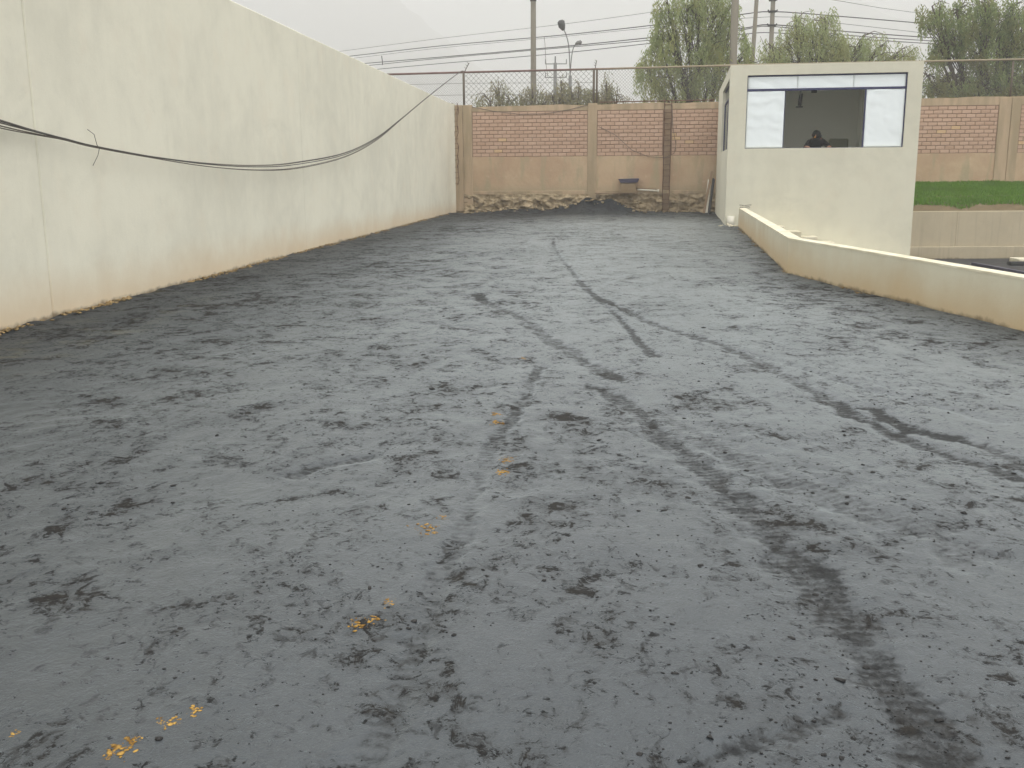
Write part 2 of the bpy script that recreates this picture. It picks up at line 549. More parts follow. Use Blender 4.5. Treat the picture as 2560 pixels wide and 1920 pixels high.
# ------------------------------------------------------------------ terrain, road, yard
def sheet(name, x0, x1, y0, y1, z, mat, n=24):
    xs = np.linspace(x0, x1, n); ys = np.linspace(y0, y1, n)
    v = [(x, y, z) for y in ys for x in xs]
    f = [(j * n + i, j * n + i + 1, (j + 1) * n + i + 1, (j + 1) * n + i) for j in range(n - 1) for i in range(n - 1)]
    return mesh_obj(name, v, f, mat)


tag(sheet('terrain', -1500, 1500, -150, 1500, -1.30, M_TERRAIN, 30), kind='structure')
tag(sheet('road', 2.9, 34, -8, 27.05, -1.12, M_ROAD, 20), kind='structure')

TRACKS = [
    (.034, .78, [(0.77, 18.56), (0.69, 15.67), (0.73, 12.52), (0.77, 10.42), (0.84, 9.24), (0.88, 8.02), (0.9, 6.88), (0.91, 6.37)]),
    (.045, .85, [(0.82, 9.6), (0.98, 8.58), (1.18, 7.51), (1.44, 6.77), (1.54, 6.0), (1.62, 5.32), (1.68, 4.68), (1.79, 4.17), (1.97, 3.7)]),
    (.055, .85, [(-0.34, 9.85), (-0.19, 9.12), (0.09, 8.06), (0.28, 7.0), (0.41, 6.44), (0.6, 5.67)]),
    (.062, .9, [(0.45, 5.42), (0.57, 5.12), (0.65, 4.61), (0.72, 4.12), (0.77, 3.78), (0.81, 3.38), (0.84, 3.02), (0.86, 2.68), (0.86, 2.34), (0.86, 2.21), (0.86, 2.0), (0.84, 1.8)]),
    (.030, .68, [(0.18, 6.04), (0.09, 5.36), (-0.01, 4.63), (-0.09, 4.21), (-0.15, 3.45), (-0.16, 3.12), (-0.22, 2.8), (-0.22, 2.48), (-0.25, 2.25), (-0.27, 2.03), (-0.29, 1.88), (-0.31, 1.75)]),
    (.050, .9, [(1.79, 4.87), (1.83, 4.5), (2.02, 4.24), (2.06, 3.88), (2.1, 3.4)]),
    (.085, .68, [(0.72, 4.8), (0.83, 4.43), (0.94, 3.97), (1.08, 3.65), (1.22, 3.38), (1.35, 3.09), (1.41, 2.89)]),
    (.028, .62, [(0.37, 1.78), (0.42, 1.82), (0.5, 1.86), (0.59, 1.91), (0.7, 1.97)]),
    (.03, .6, [(-0.86, 3.81), (-0.77, 3.94), (-0.62, 4.04)]),
    (.03, .5, [(0.41, 19.3), (-0.16, 13.99), (-0.64, 13.28)]),
    (.03, .5, [(1.5, 6.6), (1.75, 5.9), (1.9, 5.4), (2.3, 4.6)]),
]
DARK = [(-0.41, 4.33, 0.1), (-1.21, 4.05, 0.15), (-1.58, 4.95, 0.12), (-1.45, 4.06, 0.09), (-1.81, 4.62, 0.1), (0.35, 5.08, 0.1),
        (0.5, 4.64, 0.21), (0.58, 3.79, 0.11), (-0.59, 2.26, 0.05), (-1.3, 4.94, 0.08), (-0.04, 2.43, 0.06), (0.24, 2.61, 0.06),
        (0.22, 3.04, 0.06), (1.7, 3.51, 0.17), (1.57, 3.77, 0.13), (-0.35, 2.73, 0.04), (-0.14, 2.26, 0.03), (-0.39, 2.59, 0.04),
        (-1.57, 3.15, 0.08), (-1.26, 2.63, 0.07), (0.16, 3.8, 0.14), (-1.36, 12.19, 0.25), (-3.28, 7.52, 0.2), (1.08, 5.06, 0.17),
        (-0.2, 2.88, 0.06), (0.81, 1.8, 0.05), (-0.15, 1.88, 0.07), (0.45, 1.99, 0.05), (-2.4, 9.5, .35), (-2.0, 14, .5), (2.6, 7.2, .3),
        (3.0, 9.5, .4), (1.2, 20, .5), (-.8, 22, .6), (3.2, 16, .5), (-1.9, 6.6, .25)]


def seg_dist(px, py, pts):
    best = np.full(px.shape, 1e9)
    along = np.zeros(px.shape)
    acc = 0.0
    for (ax, ay), (bx, by) in zip(pts[:-1], pts[1:]):
        dx, dy = bx - ax, by - ay
        L2 = dx * dx + dy * dy
        t = np.clip(((px - ax) * dx + (py - ay) * dy) / L2, 0, 1)
        d = np.hypot(px - ax - t * dx, py - ay - t * dy)
        m = d < best
        best = np.where(m, d, best)
        along = np.where(m, acc + t * math.sqrt(L2), along)
        acc += math.sqrt(L2)
    return best, along


def heap_height(s):
    return np.interp(s, [-.5, .5, 2, 3, 3.6, 4.1, 4.9, 5.3, 5.7, 6.6, 8.5], [0, 0, .12, .12, .25, .42, .42, .22, .07, .04, .03])


def make_yard():
    ys = list(np.arange(-2.0, 1.4, .2))
    y = 1.4
    while y < 31.9:
        ys.append(y); y *= 1.0062
    ys = np.array(ys)
    u = np.linspace(-1, 1, 420)
    u = np.sign(u) * (.35 * np.abs(u) + .65 * np.abs(u) ** 1.9)     # finer near the middle
    lx = np.array([wall_x(v) - .12 for v in ys])
    lowx = np.interp(ys, [p[1] for p in LOW] + [23.0, 32.0], [p[0] + .07 for p in LOW] + [5.3, 6.8])
    X = np.where(u[None, :] < 0, u[None, :] * (-lx)[:, None], u[None, :] * lowx[:, None])
    Y = np.repeat(ys[:, None], len(u), 1)
    wear = np.zeros_like(X); dep = np.zeros_like(X); dark = np.zeros_like(X); alng = np.zeros_like(X)
    wob = (fbm(X * 7, Y * 5, 5) - .5) + 1.1 * (fbm(X * 24, Y * 17, 51, 3) - .5)
    for hw, k, pts in TRACKS:
        pts = [(p.x, p.y) for p in smooth_curve([(a, b, 0) for a, b in pts], 5)]
        d, al = seg_dist(X, Y, pts)
        d = d + wob * hw * 1.8
        w = np.clip(1.5 - .75 * d / hw, 0, 1)
        brk = np.clip(fbm(al * 1.7 + hw * 100, al * 0 + 3, 9) * 2.2 - .1, .78, 1)
        alng = np.where(w > wear, al, alng)
        wear = np.maximum(wear, w * k * brk)
        dep = np.maximum(dep, w)
    for x, y, r in DARK:
        d = np.hypot((X - x), (Y - y) * .62) + wob * r * 3.0
        dark = np.maximum(dark, np.clip(1.4 - .8 * d / r, 0, 1))
    Z = (fbm(X * .5, Y * .5, 1, 3) - .5) * .035 + (fbm(X * 3, Y * 2.2, 2, 4) - .5) * .016
    near = np.clip((9 - Y) / 6, 0, 1)
    rip = np.clip(fbm(X * .9 + 4, Y * .9, 33, 3) * 3 - 1.35, 0, 1)
    Z += near * ((fbm(X * 17, Y * 11, 3, 4) - .5) * (.004 + .020 * rip)) - dep * .007
    # dustier skin by the walls; the shade along them is put into its gloss
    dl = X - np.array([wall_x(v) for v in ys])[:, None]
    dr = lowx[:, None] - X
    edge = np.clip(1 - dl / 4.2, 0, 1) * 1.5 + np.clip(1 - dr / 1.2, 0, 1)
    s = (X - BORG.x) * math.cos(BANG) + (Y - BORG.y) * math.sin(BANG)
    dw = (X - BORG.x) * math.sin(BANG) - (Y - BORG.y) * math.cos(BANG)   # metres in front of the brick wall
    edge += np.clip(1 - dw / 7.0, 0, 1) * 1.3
    hp = heap_height(s) * np.clip(1 - (dw - .25) / 1.3, 0, 1) ** 1.6
    Z += hp * (.75 + .5 * fbm(X * 3, Y * 3, 12))
    Z = np.where(dl < .25, Z - .0 + (fbm(X * 9, Y * 4, 15) - .3) * .05 * np.clip(1 - dl / .25, 0, 1), Z)
    dust = np.clip(1.1 - np.abs(dl - .75) / .55, 0, 1) * np.clip((10.5 - Y) / 3, 0, 1) * .55 + np.clip(1 - dl / .12, 0, 1) * .9
    dust += np.clip(1 - np.abs(dr - .06) / .10, 0, 1) * .6
    ny, nx = X.shape
    V = np.stack([X, Y, Z], -1).reshape(-1, 3)
    idx = np.arange(ny * nx).reshape(ny, nx)
    F = np.stack([idx[:-1, :-1], idx[:-1, 1:], idx[1:, 1:], idx[1:, :-1]], -1).reshape(-1, 4)
    me = bpy.data.meshes.new('ground')
    me.vertices.add(len(V)); me.vertices.foreach_set('co', V.ravel())
    me.loops.add(F.size); me.loops.foreach_set('vertex_index', F.ravel())
    me.polygons.add(len(F)); me.polygons.foreach_set('loop_start', np.arange(0, F.size, 4))
    me.polygons.foreach_set('use_smooth', np.ones(len(F), bool))
    me.update(calc_edges=True)
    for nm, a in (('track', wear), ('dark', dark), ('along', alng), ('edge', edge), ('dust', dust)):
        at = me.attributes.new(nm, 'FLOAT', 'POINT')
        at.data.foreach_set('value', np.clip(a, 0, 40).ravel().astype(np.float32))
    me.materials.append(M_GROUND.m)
    o = bpy.data.objects.new('ground', me)
    COL.objects.link(o)
    tag(o, kind='structure')
    return X, Y, Z, wear


GX, GY, GZ, GW = make_yard()
_gys = GY[:, 0]


def ground_z(x, y):
    j = int(np.clip(np.searchsorted(_gys, y), 0, len(_gys) - 1))
    i = int(np.argmin(np.abs(GX[j] - x)))
    return float(GZ[j, i])


# earth under the yard so that the parapet side reads as a solid terrace is the retaining walls themselves

# ------------------------------------------------------------------ left wall
lw = empty('concrete_wall', tuple(WL0), -math.atan2(WLD.x, WLD.y))
tag(lw, 'tall cream rendered wall running along the left of the yard', 'wall')


def wall_panel(parent, y0, y1, z1, thick, mat, name, off=0.0, bend=None):
    mb = MB()
    n = 10
    x0 = off
    pts = [(x0, y0), (x0, y1)]
    mb.box((x0 - thick, y0, -1.3), (x0, y1, z1), bev=.012)
    return mb.build(name, mat, parent)


# local +y runs along the wall, +x faces the yard
wall_panel(lw, -10.0, .768, 3.28, .25, M_WALL, 'wall_panel')
wall_panel(lw, .782, 8.2, 3.28, .25, M_WALL, 'wall_panel', .000)
wall_panel(lw, 8.203, 23.35, 3.28, .25, M_WALL, 'wall_panel', -.004)
mb = MB()      # the rounded end that turns in to the brick wall
prof = [(-.004, 23.353), (-.004, 23.6), (.012, 23.75), (.045, 23.90), (.10, 24.02), (.10, 24.25), (-.25, 24.25), (-.25, 23.353)]
k = len(prof)
mb.add([(x, y, -1.3) for x, y in prof] + [(x, y, 3.275) for x, y in prof],
       [tuple(range(k - 1, -1, -1)), tuple(range(k, 2 * k))] + [(i, (i + 1) % k, k + (i + 1) % k, k + i) for i in range(k)])
mb.build('wall_end', M_WALL, lw)

# ------------------------------------------------------------------ brick boundary wall and its fence
BR_H, BR_L, JT = .1108, .262, .019
brick_meshes = []


def brick_mesh(L, seed):
    r = random.Random(seed)
    b = MB().box((JT / 2, -.012, JT / 2), (L - JT / 2, .05, BR_H - JT / 2), bev=.006)
    vs_ = [(x + r.uniform(-.002, .002), y + r.uniform(-.002, .002), z + r.uniform(-.002, .002)) for x, y, z in b.v]
    me = bpy.data.meshes.new('brick')
    me.from_pydata(vs_, [], b.f)
    me.materials.append(M_BRICK.m)
    return me


FULL = [brick_mesh(BR_L, i) for i in range(4)]


def brick_bay(parent, s0, s1, z0, courses, stuff=False):
    joined = MB()
    cache = {}
    for c in range(courses):
        x = s0
        first = BR_L * (.5 if c % 2 else 1.0)
        while x < s1 - .03:
            L = min(first, s1 - x)
            first = BR_L
            if stuff:
                joined.box((x + JT / 2, -.012, z0 + c * BR_H + JT / 2), (x + L - JT / 2, .05, z0 + (c + 1) * BR_H - JT / 2))
            else:
                key = round(L, 3)
                if abs(L - BR_L) < 1e-4:
                    me = FULL[rng.randrange(4)]
                else:
                    me = cache.setdefault(key, brick_mesh(L, int(L * 1000)))
                o = bpy.data.objects.new('brick', me)
                COL.objects.link(o)
                o.parent = parent
                o.location = (x, rng.uniform(-.004, .004), z0 + c * BR_H)
            x += L
    if stuff:
        tag(joined.build('brickwork', M_BRICK, parent), kind='stuff')


def lumpy(name, parent, s0, s1, z0, z1, mat, seed, out=.22, nx=None, top=None):
    """rough foundation face: a displaced, closed block"""
    nx = nx or int((s1 - s0) / .028)
    nz = 34
    S, T = np.meshgrid(np.linspace(s0, s1, nx), np.linspace(0, 1, nz))
    ztop = z1 + (fbm(S * 2.2, S * 0 + seed, seed) - .5) * .10
    Zz = z0 + (ztop - z0) * T
    d = (fbm(S * 4.6, Zz * 6.5, seed, 5, .62) - .34) * out * 1.3
    pits = np.clip(fbm(S * 5, Zz * 8, seed + 5, 4) * 3.8 - 2.15, 0, 1)
    d = d - pits * .09
    d = np.maximum(d, -.05) * (.35 + .65 * np.clip((1 - T) * 3.0, 0, 1)) + .015
    V = [(float(s), float(-q), float(z)) for s, q, z in zip(S.ravel(), d.ravel(), Zz.ravel())]
    F = [(j * nx + i, j * nx + i + 1, (j + 1) * nx + i + 1, (j + 1) * nx + i) for j in range(nz - 1) for i in range(nx - 1)]
    base = len(V)
    V += [(float(s), .25, float(z)) for s, z in zip(S[-1], Zz[-1])]
    F += [((nz - 1) * nx + i, (nz - 1) * nx + i + 1, base + i + 1, base + i) for i in range(nx - 1)]
    return mesh_obj(name, V, F, mat, parent, True)


def brick_wall(label, s_from, s_to, bays, pilasters, hidden=()):
    t = empty('brick_wall', tuple(BORG), BANG)
    tag(t, label, 'wall')
    # core (mortar plane) behind the bricks
    MB().box((s_from, 0, 1.66), (s_to, .14, 3.05)).build('mortar_bed', M_MORTAR, t)
    # coping beam, slightly uneven on top
    n = int((s_to - s_from) / .15)
    xs = [s_from + (s_to - s_from) * i / n for i in range(n + 1)]
    zt = [3.205 + .035 * (vn - .5) * 2 + .006 * (x - 4) * .8 for x, vn in zip(xs, fbm(np.array(xs) * 1.3, np.zeros(n + 1), 3))]
    V = []
    for x, z in zip(xs, zt):
        V += [(x, -.016, 3.035), (x, -.014, z), (x, .16, z), (x, .16, 3.035)]
    F = []
    for i in range(n):
        a, b = 4 * i, 4 * i + 4
        F += [(a, b, b + 1, a + 1), (a + 1, b + 1, b + 2, a + 2), (a + 2, b + 2, b + 3, a + 3), (a + 3, b + 3, b, a)]
    F += [(0, 1, 2, 3), (4 * n + 3, 4 * n + 2, 4 * n + 1, 4 * n)]
    mesh_obj('coping', V, F, M_PILASTER, t)
    MB().box((s_from, -.010, .60), (s_to, .15, 1.69), bev=.004).build('plaster_base', M_DADO, t)
    MB().box((s_from, .005, -1.3), (s_to, .20, .60)).build('footing', M_RUBBLE, t)
    MB().box((s_from, -.030, .555), (s_to, .004, .66), bev=.006).build('ledge', M_PILASTER, t)
    for a, b in pilasters:
        MB().box((a, -.035, .05), (b, .17, 3.235), bev=.008).build('pilaster', M_PILASTER, t)
    for a, b in bays:
        brick_bay(t, a, b, 1.693, 12)
    for a, b in hidden:
        brick_bay(t, a, b, 1.693, 12, True)
    return t


bwl = brick_wall('pinkish brick wall closing the far end of the yard, left of the white booth', -.6, 8.45,
                 [(.64, 4.155), (4.445, 6.41), (6.67, 8.42)], [(.04, .345), (.358, .634), (4.16, 4.44)])
bwr = brick_wall('brick wall above the grass bank, right of the white booth', 8.46, 19.5,
                 [(13.1, 15.94), (16.56, 17.8)], [(15.95, 16.28), (16.292, 16.55)], [(8.5, 13.1), (17.8, 19.4)])
lumpy('foundation', bwl, .36, 6.45, -.05, .575, M_RUBBLE, 4, .24)
lumpy('foundation', bwl, 6.62, 8.42, -.05, .57, M_RUBBLE, 9, .20)

# exposed reinforcement in the unfilled columns
def rebar_cage(label, s0, s1, z0, z1, depth, wob=0.01):
    t = empty('rebar_cage', tuple(bw((s0 + s1) / 2, 0, 0)), BANG)
    tag(t, label, 'rebar')
    w = (s1 - s0) / 2
    zs = np.linspace(z0, z1, 18)
    for sx in (-1, 1):
        for dy in (-depth, -.03):
            MB().tube([(sx * w + rng.uniform(-wob, wob) + (z > z1 - .15) * sx * .02, dy + rng.uniform(-wob, wob), z) for z in zs], .009, 5).build('rebar', M_RUST, t, True)
    z = z0 + .05
    while z < z1 - .1:
        zz = z + rng.uniform(-.03, .03)
        MB().tube([(-w - .012, -depth - .01, zz), (w + .012, -depth - .01, zz + .01), (w + .012, -.02, zz + .01), (-w - .012, -.02, zz), (-w - .012, -depth - .01, zz)], .005, 4).build('stirrup', M_RUST, t)
        z += .17
    return t


M_OLDCONC = Mat('rust_stained_mortar', (.28, .19, .12), .95, .1)
M_OLDCONC.color(M_OLDCONC.mix(M_OLDCONC.noise(5, 5), (.15, .095, .06), (.40, .29, .19)))
MB().box((6.43, -.0125, .0), (6.65, .02, 3.21), bev=.01).build('unfilled_column', M_OLDCONC, bwl)
rebar_cage('rusty rebar cage standing in the unfilled column beside the white booth', 6.44, 6.64, .02, 3.36, .085)
rebar_cage('bent rusty rebar at the corner where left wall meets brick wall', .07, .19, .85, 3.30, .09, .03)

# chain link fence on top of the brick wall
fence = empty('chain_link_fence', tuple(bw(0, .07, 0)), BANG)
tag(fence, 'chain link fence with pipe top rail standing on the brick wall', 'fence')
MB().tube([(-3.4, 0, 4.165), (.38, 0, 4.20), (4.33, 0, 4.225), (8.25, 0, 4.26), (13.8, 0, 4.275), (19.4, 0, 4.29)], .030, 8).build('top_rail', M_REDPIPE, fence, True)
MB().tube([(4.5, 0, 3.27), (7.9, 0, 3.29)], .018, 6).build('bottom_rail', M_RUST, fence, True)
for s, r in ((-2.9, .03), (.38, .034), (4.325, .034), (4.415, .03), (8.3, .03), (12.2, .03), (16.25, .032), (19.2, .03)):
    p = MB().tube([(s, 0, 3.18), (s, 0, 4.24)], r, 8).build('post', M_POST, fence, True)
for s, lean in ((.42, .10), (4.36, .03)):
    arm = MB().tube([(s, 0, 4.22), (s + lean * .6, -.02, 4.33), (s + lean * 1.4, -.03, 4.47)], .013, 5).build('barb_arm', M_POST, fence)
    for q in range(3):
        z = 4.30 + q * .07
        MB().tube([(s + lean * (.45 + q * .4), -.02, z), (s + lean * (.45 + q * .4) - .05, -.03, z + .05)], .006, 4).build('barb', M_POST, arm)


def chain_link(s0, s1, z0, z1, pitch, r, seed):
    mb = MB()
    H = z1 - z0
    rr = random.Random(seed)
    for sg in (-1, 1):
        x = s0 - H
        while x < s1 + H:
            a, b = (x, z0), (x + H, z1)
            if sg < 0:
                a, b = (x + H, z0), (x, z1)
            # clip to the panel
            (xa, za), (xb, zb) = a, b
            t0, t1 = 0.0, 1.0
            dx = xb - xa
            ta, tb = sorted(((s0 - xa) / dx, (s1 - xa) / dx))
            t0, t1 = max(t0, ta), min(t1, tb)
            if t1 - t0 > .02:
                p = [(xa + dx * t + rr.uniform(-.006, .006), .01 * sg + rr.uniform(-.01, .01), za + (zb - za) * t) for t in np.linspace(t0, t1, 5)]
                mb.tube(p, r, 3, False)
            x += pitch
    tag(mb.build('chain_link_mesh', M_WIRE, fence), kind='stuff')


chain_link(-3.2, .36, 3.22, 4.17, .075, .0022, 1)
chain_link(.40, 4.30, 3.22, 4.20, .155, .0048, 2)
chain_link(4.44, 8.3, 3.28, 4.22, .095, .0028, 3)
chain_link(12.2, 16.2, 3.26, 4.25, .095, .0022, 4)
chain_link(16.3, 19.2, 3.26, 4.25, .095, .0022, 5)
for z in (3.52, 3.86):
    MB().tube([(-3.2, 0, z), (.38, .0, z + .02), (4.3, 0, z - .02)], .005, 4).build('tension_wire', M_WIRE, fence)

# thin cable slung across the brick wall top
mb = MB()
tag(mb.tube([bw(s, -.035 - .01 * math.sin(s), z) for s, z in ((.64, 3.18), (1.3, 3.04), (2.1, 2.945), (2.9, 2.95), (3.6, 3.06), (4.15, 3.19))], .008, 5)
    .build('hanging_wire', M_CABLE2, None, True), 'thin brown wire sagging across the left bay of the brick wall', 'wire')
mb = MB()
tag(mb.tube([bw(s, -.045, z) for s, z in ((4.5, 2.55), (5.0, 2.3), (5.5, 1.85), (6.0, 1.66), (6.5, 1.63), (6.75, 1.75), (6.80, 2.0), (6.7, 2.5), (6.66, 3.15))], .007, 5)
    .build('hanging_wire', M_CABLE2, None, True), 'loose wire looping around the rusty column beside the booth', 'wire')

# things standing on the foundation ledge
bx = empty('cardboard_box', tuple(bw(5.40, -.20, .60)), BANG)
tag(bx, 'cardboard box on the ledge at the foot of the brick wall', 'box')
mb = MB()
for a, b in (((-.23, -.13, 0), (.23, .13, .008)), ((-.23, -.13, .008), (.23, -.122, .27)), ((-.23, .122, .008), (.23, .13, .29)),
             ((-.23, -.122, .008), (-.222, .122, .28)), ((.222, -.122, .008), (.23, .122, .27))):
    mb.box(a, b)
mb.build('carton', M_CARD, bx)
mb = MB()
for k in range(7):
    x = -.13 + k * .042
    mb.box((x, -.1335, .05 + .008 * (k % 2)), (x + .022, -.1305, .10 + .012 * (k % 3)))
mb.build('print', M_WOOD, bx)
tr = empty('plastic_tray', tuple(bw(5.42, -.20, .90)), BANG + R(4))
tr.rotation_euler = (0, R(-3), BANG + R(4))
tag(tr, 'faded violet tray lying on top of the cardboard box', 'tray')
V = []
for j, (w, d, z) in enumerate(((.25, .12, 0), (.31, .15, .11), (.295, .135, .11), (.24, .11, .012))):
    V += [(-w, -d, z + .008), (w, -d, z - .012), (w, d, z), (-w, d, z + .015)]
F = [(3, 2, 1, 0)]
for j in range(3):
    for i in range(4):
        F.append((j * 4 + i, j * 4 + (i + 1) % 4, (j + 1) * 4 + (i + 1) % 4, (j + 1) * 4 + i))
F.append((12, 13, 14, 15))
mesh_obj('tray_shell', V, F, M_VIOLET, tr)
tag(MB().box((-.60, -.10, 0), (.60, .10, .03), bev=.004).build('wooden_plank', M_WOOD), 'flat plank under the cardboard box on the ledge', 'plank')
o = bpy.data.objects['wooden_plank']; o.location = bw(5.0, -.20, .568); o.rotation_euler = (0, R(.8), BANG)
tag(MB().tube([bw(5.68, -.16, .69), bw(6.28, -.19, .655)], .024, 10).build('plastic_pipe', M_WHITE, None, True), 'short white pipe lying on the ledge right of the cardboard box', 'pipe')
mb = MB().tube([bw(6.28, -.19, .655), bw(6.33, -.195, .652)], .045, 10)
mb.build('pipe_flange', M_WHITE, bpy.data.objects['plastic_pipe'], True)
tag(MB().tube([bw(5.6, -.10, .735), bw(6.25, -.11, .70)], .014, 6).build('wooden_stick', M_WOOD, None, True), 'thin wooden stick lying behind the short white pipe', 'stick')

# things leaning in the corner by the booth
def leaning(name, mat, label, cat, foot, head, w, t):
    foot, head = Vector(foot), Vector(head)
    d = (head - foot)
    L = d.length
    o = MB().box((-w / 2, -t / 2, 0), (w / 2, t / 2, L), bev=.003).build(name, mat)
    o.rotation_euler = d.to_track_quat('Z', 'Y').to_euler()
    o.location = foot
    return tag(o, label, cat)


leaning('wooden_plank', M_WOOD, 'brown wooden plank leaning in the corner beside the white booth', 'plank', bw(7.62, -1.05, .01), bw(7.86, -.38, 1.22), .07, .025)
leaning('white_board', M_WHITE, 'narrow white board leaning between the plank and the booth', 'board', bw(7.70, -.75, .01), bw(7.80, -.42, .98), .10, .02)
leaning('dark_board', M_DARK, 'dark board standing against the booth side wall', 'board', bw(7.74, -1.40, .01), bw(7.87, -1.05, 1.0), .05, .12)

# ------------------------------------------------------------------ guard booth
booth = empty('guard_booth', tuple(TORG), TANG)
tag(booth, 'cream rendered guard booth with a wide window and white papered panes', 'booth')
TW_, TD, TH = 4.06, 7.25, 3.49


def framed_wall(name, w, z0, z1, ox0, ox1, oz0, oz1, thick, mat, parent, axis, pos, flip):
    """upright wall slab with one rectangular opening; axis 'x' or 'y' is its length"""
    P = lambda a, d, z: (a, d, z) if axis == 'x' else (d, a, z)
    V = []
    for d in (pos, pos + thick * flip):
        for a, z in ((0, z0), (w, z0), (w, z1), (0, z1), (ox0, oz0), (ox1, oz0), (ox1, oz1), (ox0, oz1)):
            V.append(P(a, d, z))
    F = []
    for k in (0, 8):
        F += [(k, k + 1, k + 5, k + 4), (k + 1, k + 2, k + 6, k + 5), (k + 2, k + 3, k + 7, k + 6), (k + 3, k, k + 4, k + 7)]
    for i in range(4):
        j = (i + 1) % 4
        F += [(i, j, 8 + j, 8 + i), (4 + i, 4 + j, 12 + j, 12 + i)]
    o = mesh_obj(name, V, F, mat, parent)
    bm = bmesh.new(); bm.from_mesh(o.data)
    bmesh.ops.recalc_face_normals(bm, faces=bm.faces)
    bm.to_mesh(o.data); bm.free()
    return o


WX0, WX1, WZ0, WZ1 = .372, 3.752, 1.695, 3.27
framed_wall('front_wall', TW_, -1.3, TH, WX0, WX1, WZ0, WZ1, .15, M_TOWER, booth, 'x', 0, 1)
# side wall towards the yard, set between front and back walls
sw = framed_wall('side_wall', TD - .15, -1.3, TH, .25, 4.0, WZ0, WZ1 - .03, .15, M_TOWER, booth, 'y', 0.0, 1)
sw.location = (.0, .1503, 0)
MB().box((TW_ - .15, .1503, -1.3), (TW_, TD, TH)).build('side_wall', M_TOWER, booth)
MB().box((.1503, TD - .15, -1.3), (TW_ - .1503, TD, TH)).build('back_wall', M_TOWER, booth)
MB().box((.1503, .1503, 3.315), (TW_ - .1503, TD - .1503, 3.47)).build('roof_slab', M_TOWER, booth)
MB().box((.1503, .1503, .80), (TW_ - .1503, 5.0, .92)).build('floor_slab', M_INT, booth)
MB().box((.1503, 4.6, .921), (TW_ - .1503, 4.72, 3.314)).build('partition', M_INT, booth)
MB().box((TW_ - .56, 4.05, .921), (TW_ - .152, 4.599, 3.314)).build('inner_column', M_INT, booth)
MB().box((TW_ - .1515, .152, .921), (TW_ - .1505, 4.05, 3.314)).build('wall_lining', M_INT, booth)
MB().box((.152, .152, 3.309), (TW_ - .152, 4.599, 3.314)).build('ceiling_lining', M_INT, booth)
MB().box((.1505, .1520, 1.60), (TW_ - .153, .68, 1.66)).build('counter', M_WOOD, booth)


def bar(parent, a, b, name='frame_bar'):
    return MB().box(a, b, bev=.003).build(name, M_FRAME, parent)


def sheet_mesh(name, x0, x1, z0, z1, y, seed, mode, parent):
    nx, nz = 26, 36
    X, Z = np.meshgrid(np.linspace(x0, x1, nx), np.linspace(z0, z1, nz))
    if mode == 'sag':
        u = (X - x0) / (x1 - x0)
        w = Z + .22 * (u - .5) ** 2 * 2 + .03 * fbm(X * 2, Z * 2, seed)
        D = .0035 * np.sin(w * 24 + fbm(X * 3, Z * 3, seed + 1) * 9) * np.clip(fbm(X * 1.8, Z * 2.6, seed + 2) * 3 - .9, .1, 1.3) + .02 * np.abs(fbm(X * 4 + Z, Z * 5, seed + 7, 3) - .5)
    elif mode == 'crease':
        D = np.abs(fbm(X * 3.0 + Z * 2, Z * 3.0 - X, seed, 3) - .5) * .045
    else:
        D = np.abs(fbm(X * 2.2 + Z * 2.5, Z * 3, seed, 3) - .5) * .035
    D = D - D.min()
    V = [(float(a), float(y - d - .001), float(c)) for a, d, c in zip(X.ravel(), D.ravel(), Z.ravel())]
    F = [(j * nx + i, j * nx + i + 1, (j + 1) * nx + i + 1, (j + 1) * nx + i) for j in range(nz - 1) for i in range(nx - 1)]
    o = mesh_obj(name, V, F, M_PAPER, parent, True)
    sm = o.modifiers.new('thickness', 'SOLIDIFY'); sm.thickness = .0015; sm.offset = 1
    return o


FY = .055      # depth of the glazing line
win = bar(booth, (WX0 + .001, FY, WZ1 - .032), (WX1 - .001, FY + .05, WZ1 - .001), 'window')
tag(win, 'wide front window with navy frame and white papered panes')
bar(win, (WX0 + .001, FY, WZ0 + .001), (WX1 - .001, FY + .05, WZ0 + .010))
bar(win, (WX0 + .001, FY - .012, 2.930), (WX1 - .001, FY + .05, 2.978))
bar(win, (WX0 + .001, FY, WZ0 + .011), (WX0 + .013, FY + .05, WZ1 - .033))
bar(win, (WX1 - .028, FY, WZ0 + .011), (WX1 - .001, FY + .05, WZ1 - .033))
bar(win, (2.895, FY - .004, WZ0 + .011), (2.922, FY + .05, 2.929))
bar(win, (1.196, FY + .002, WZ0 + .011), (1.212, FY + .05, 2.929))
edges = (WX0 + .014, 1.455, 2.64, WX1 - .029)
for i in range(3):
    a, b = edges[i] + .003, edges[i + 1] - .003
    MB().box((a, FY + .02, 2.979), (b, FY + .026, WZ1 - .033)).build('pane', M_GLASS, win)
    sheet_mesh('paper_sheet', a, b, 2.979, WZ1 - .036, FY + .012, 11 + i, 'flat', win)
for (a, b, mode, sd) in ((WX0 + .014, 1.193, 'sag', 4), (2.924, WX1 - .030, 'crease', 8)):
    MB().box((a, FY + .02, WZ0 + .012), (b, FY + .026, 2.929)).build('pane', M_GLASS, win)
    sheet_mesh('paper_sheet', a, b, WZ0 + .014, 2.927, FY + .008, sd, mode, win)
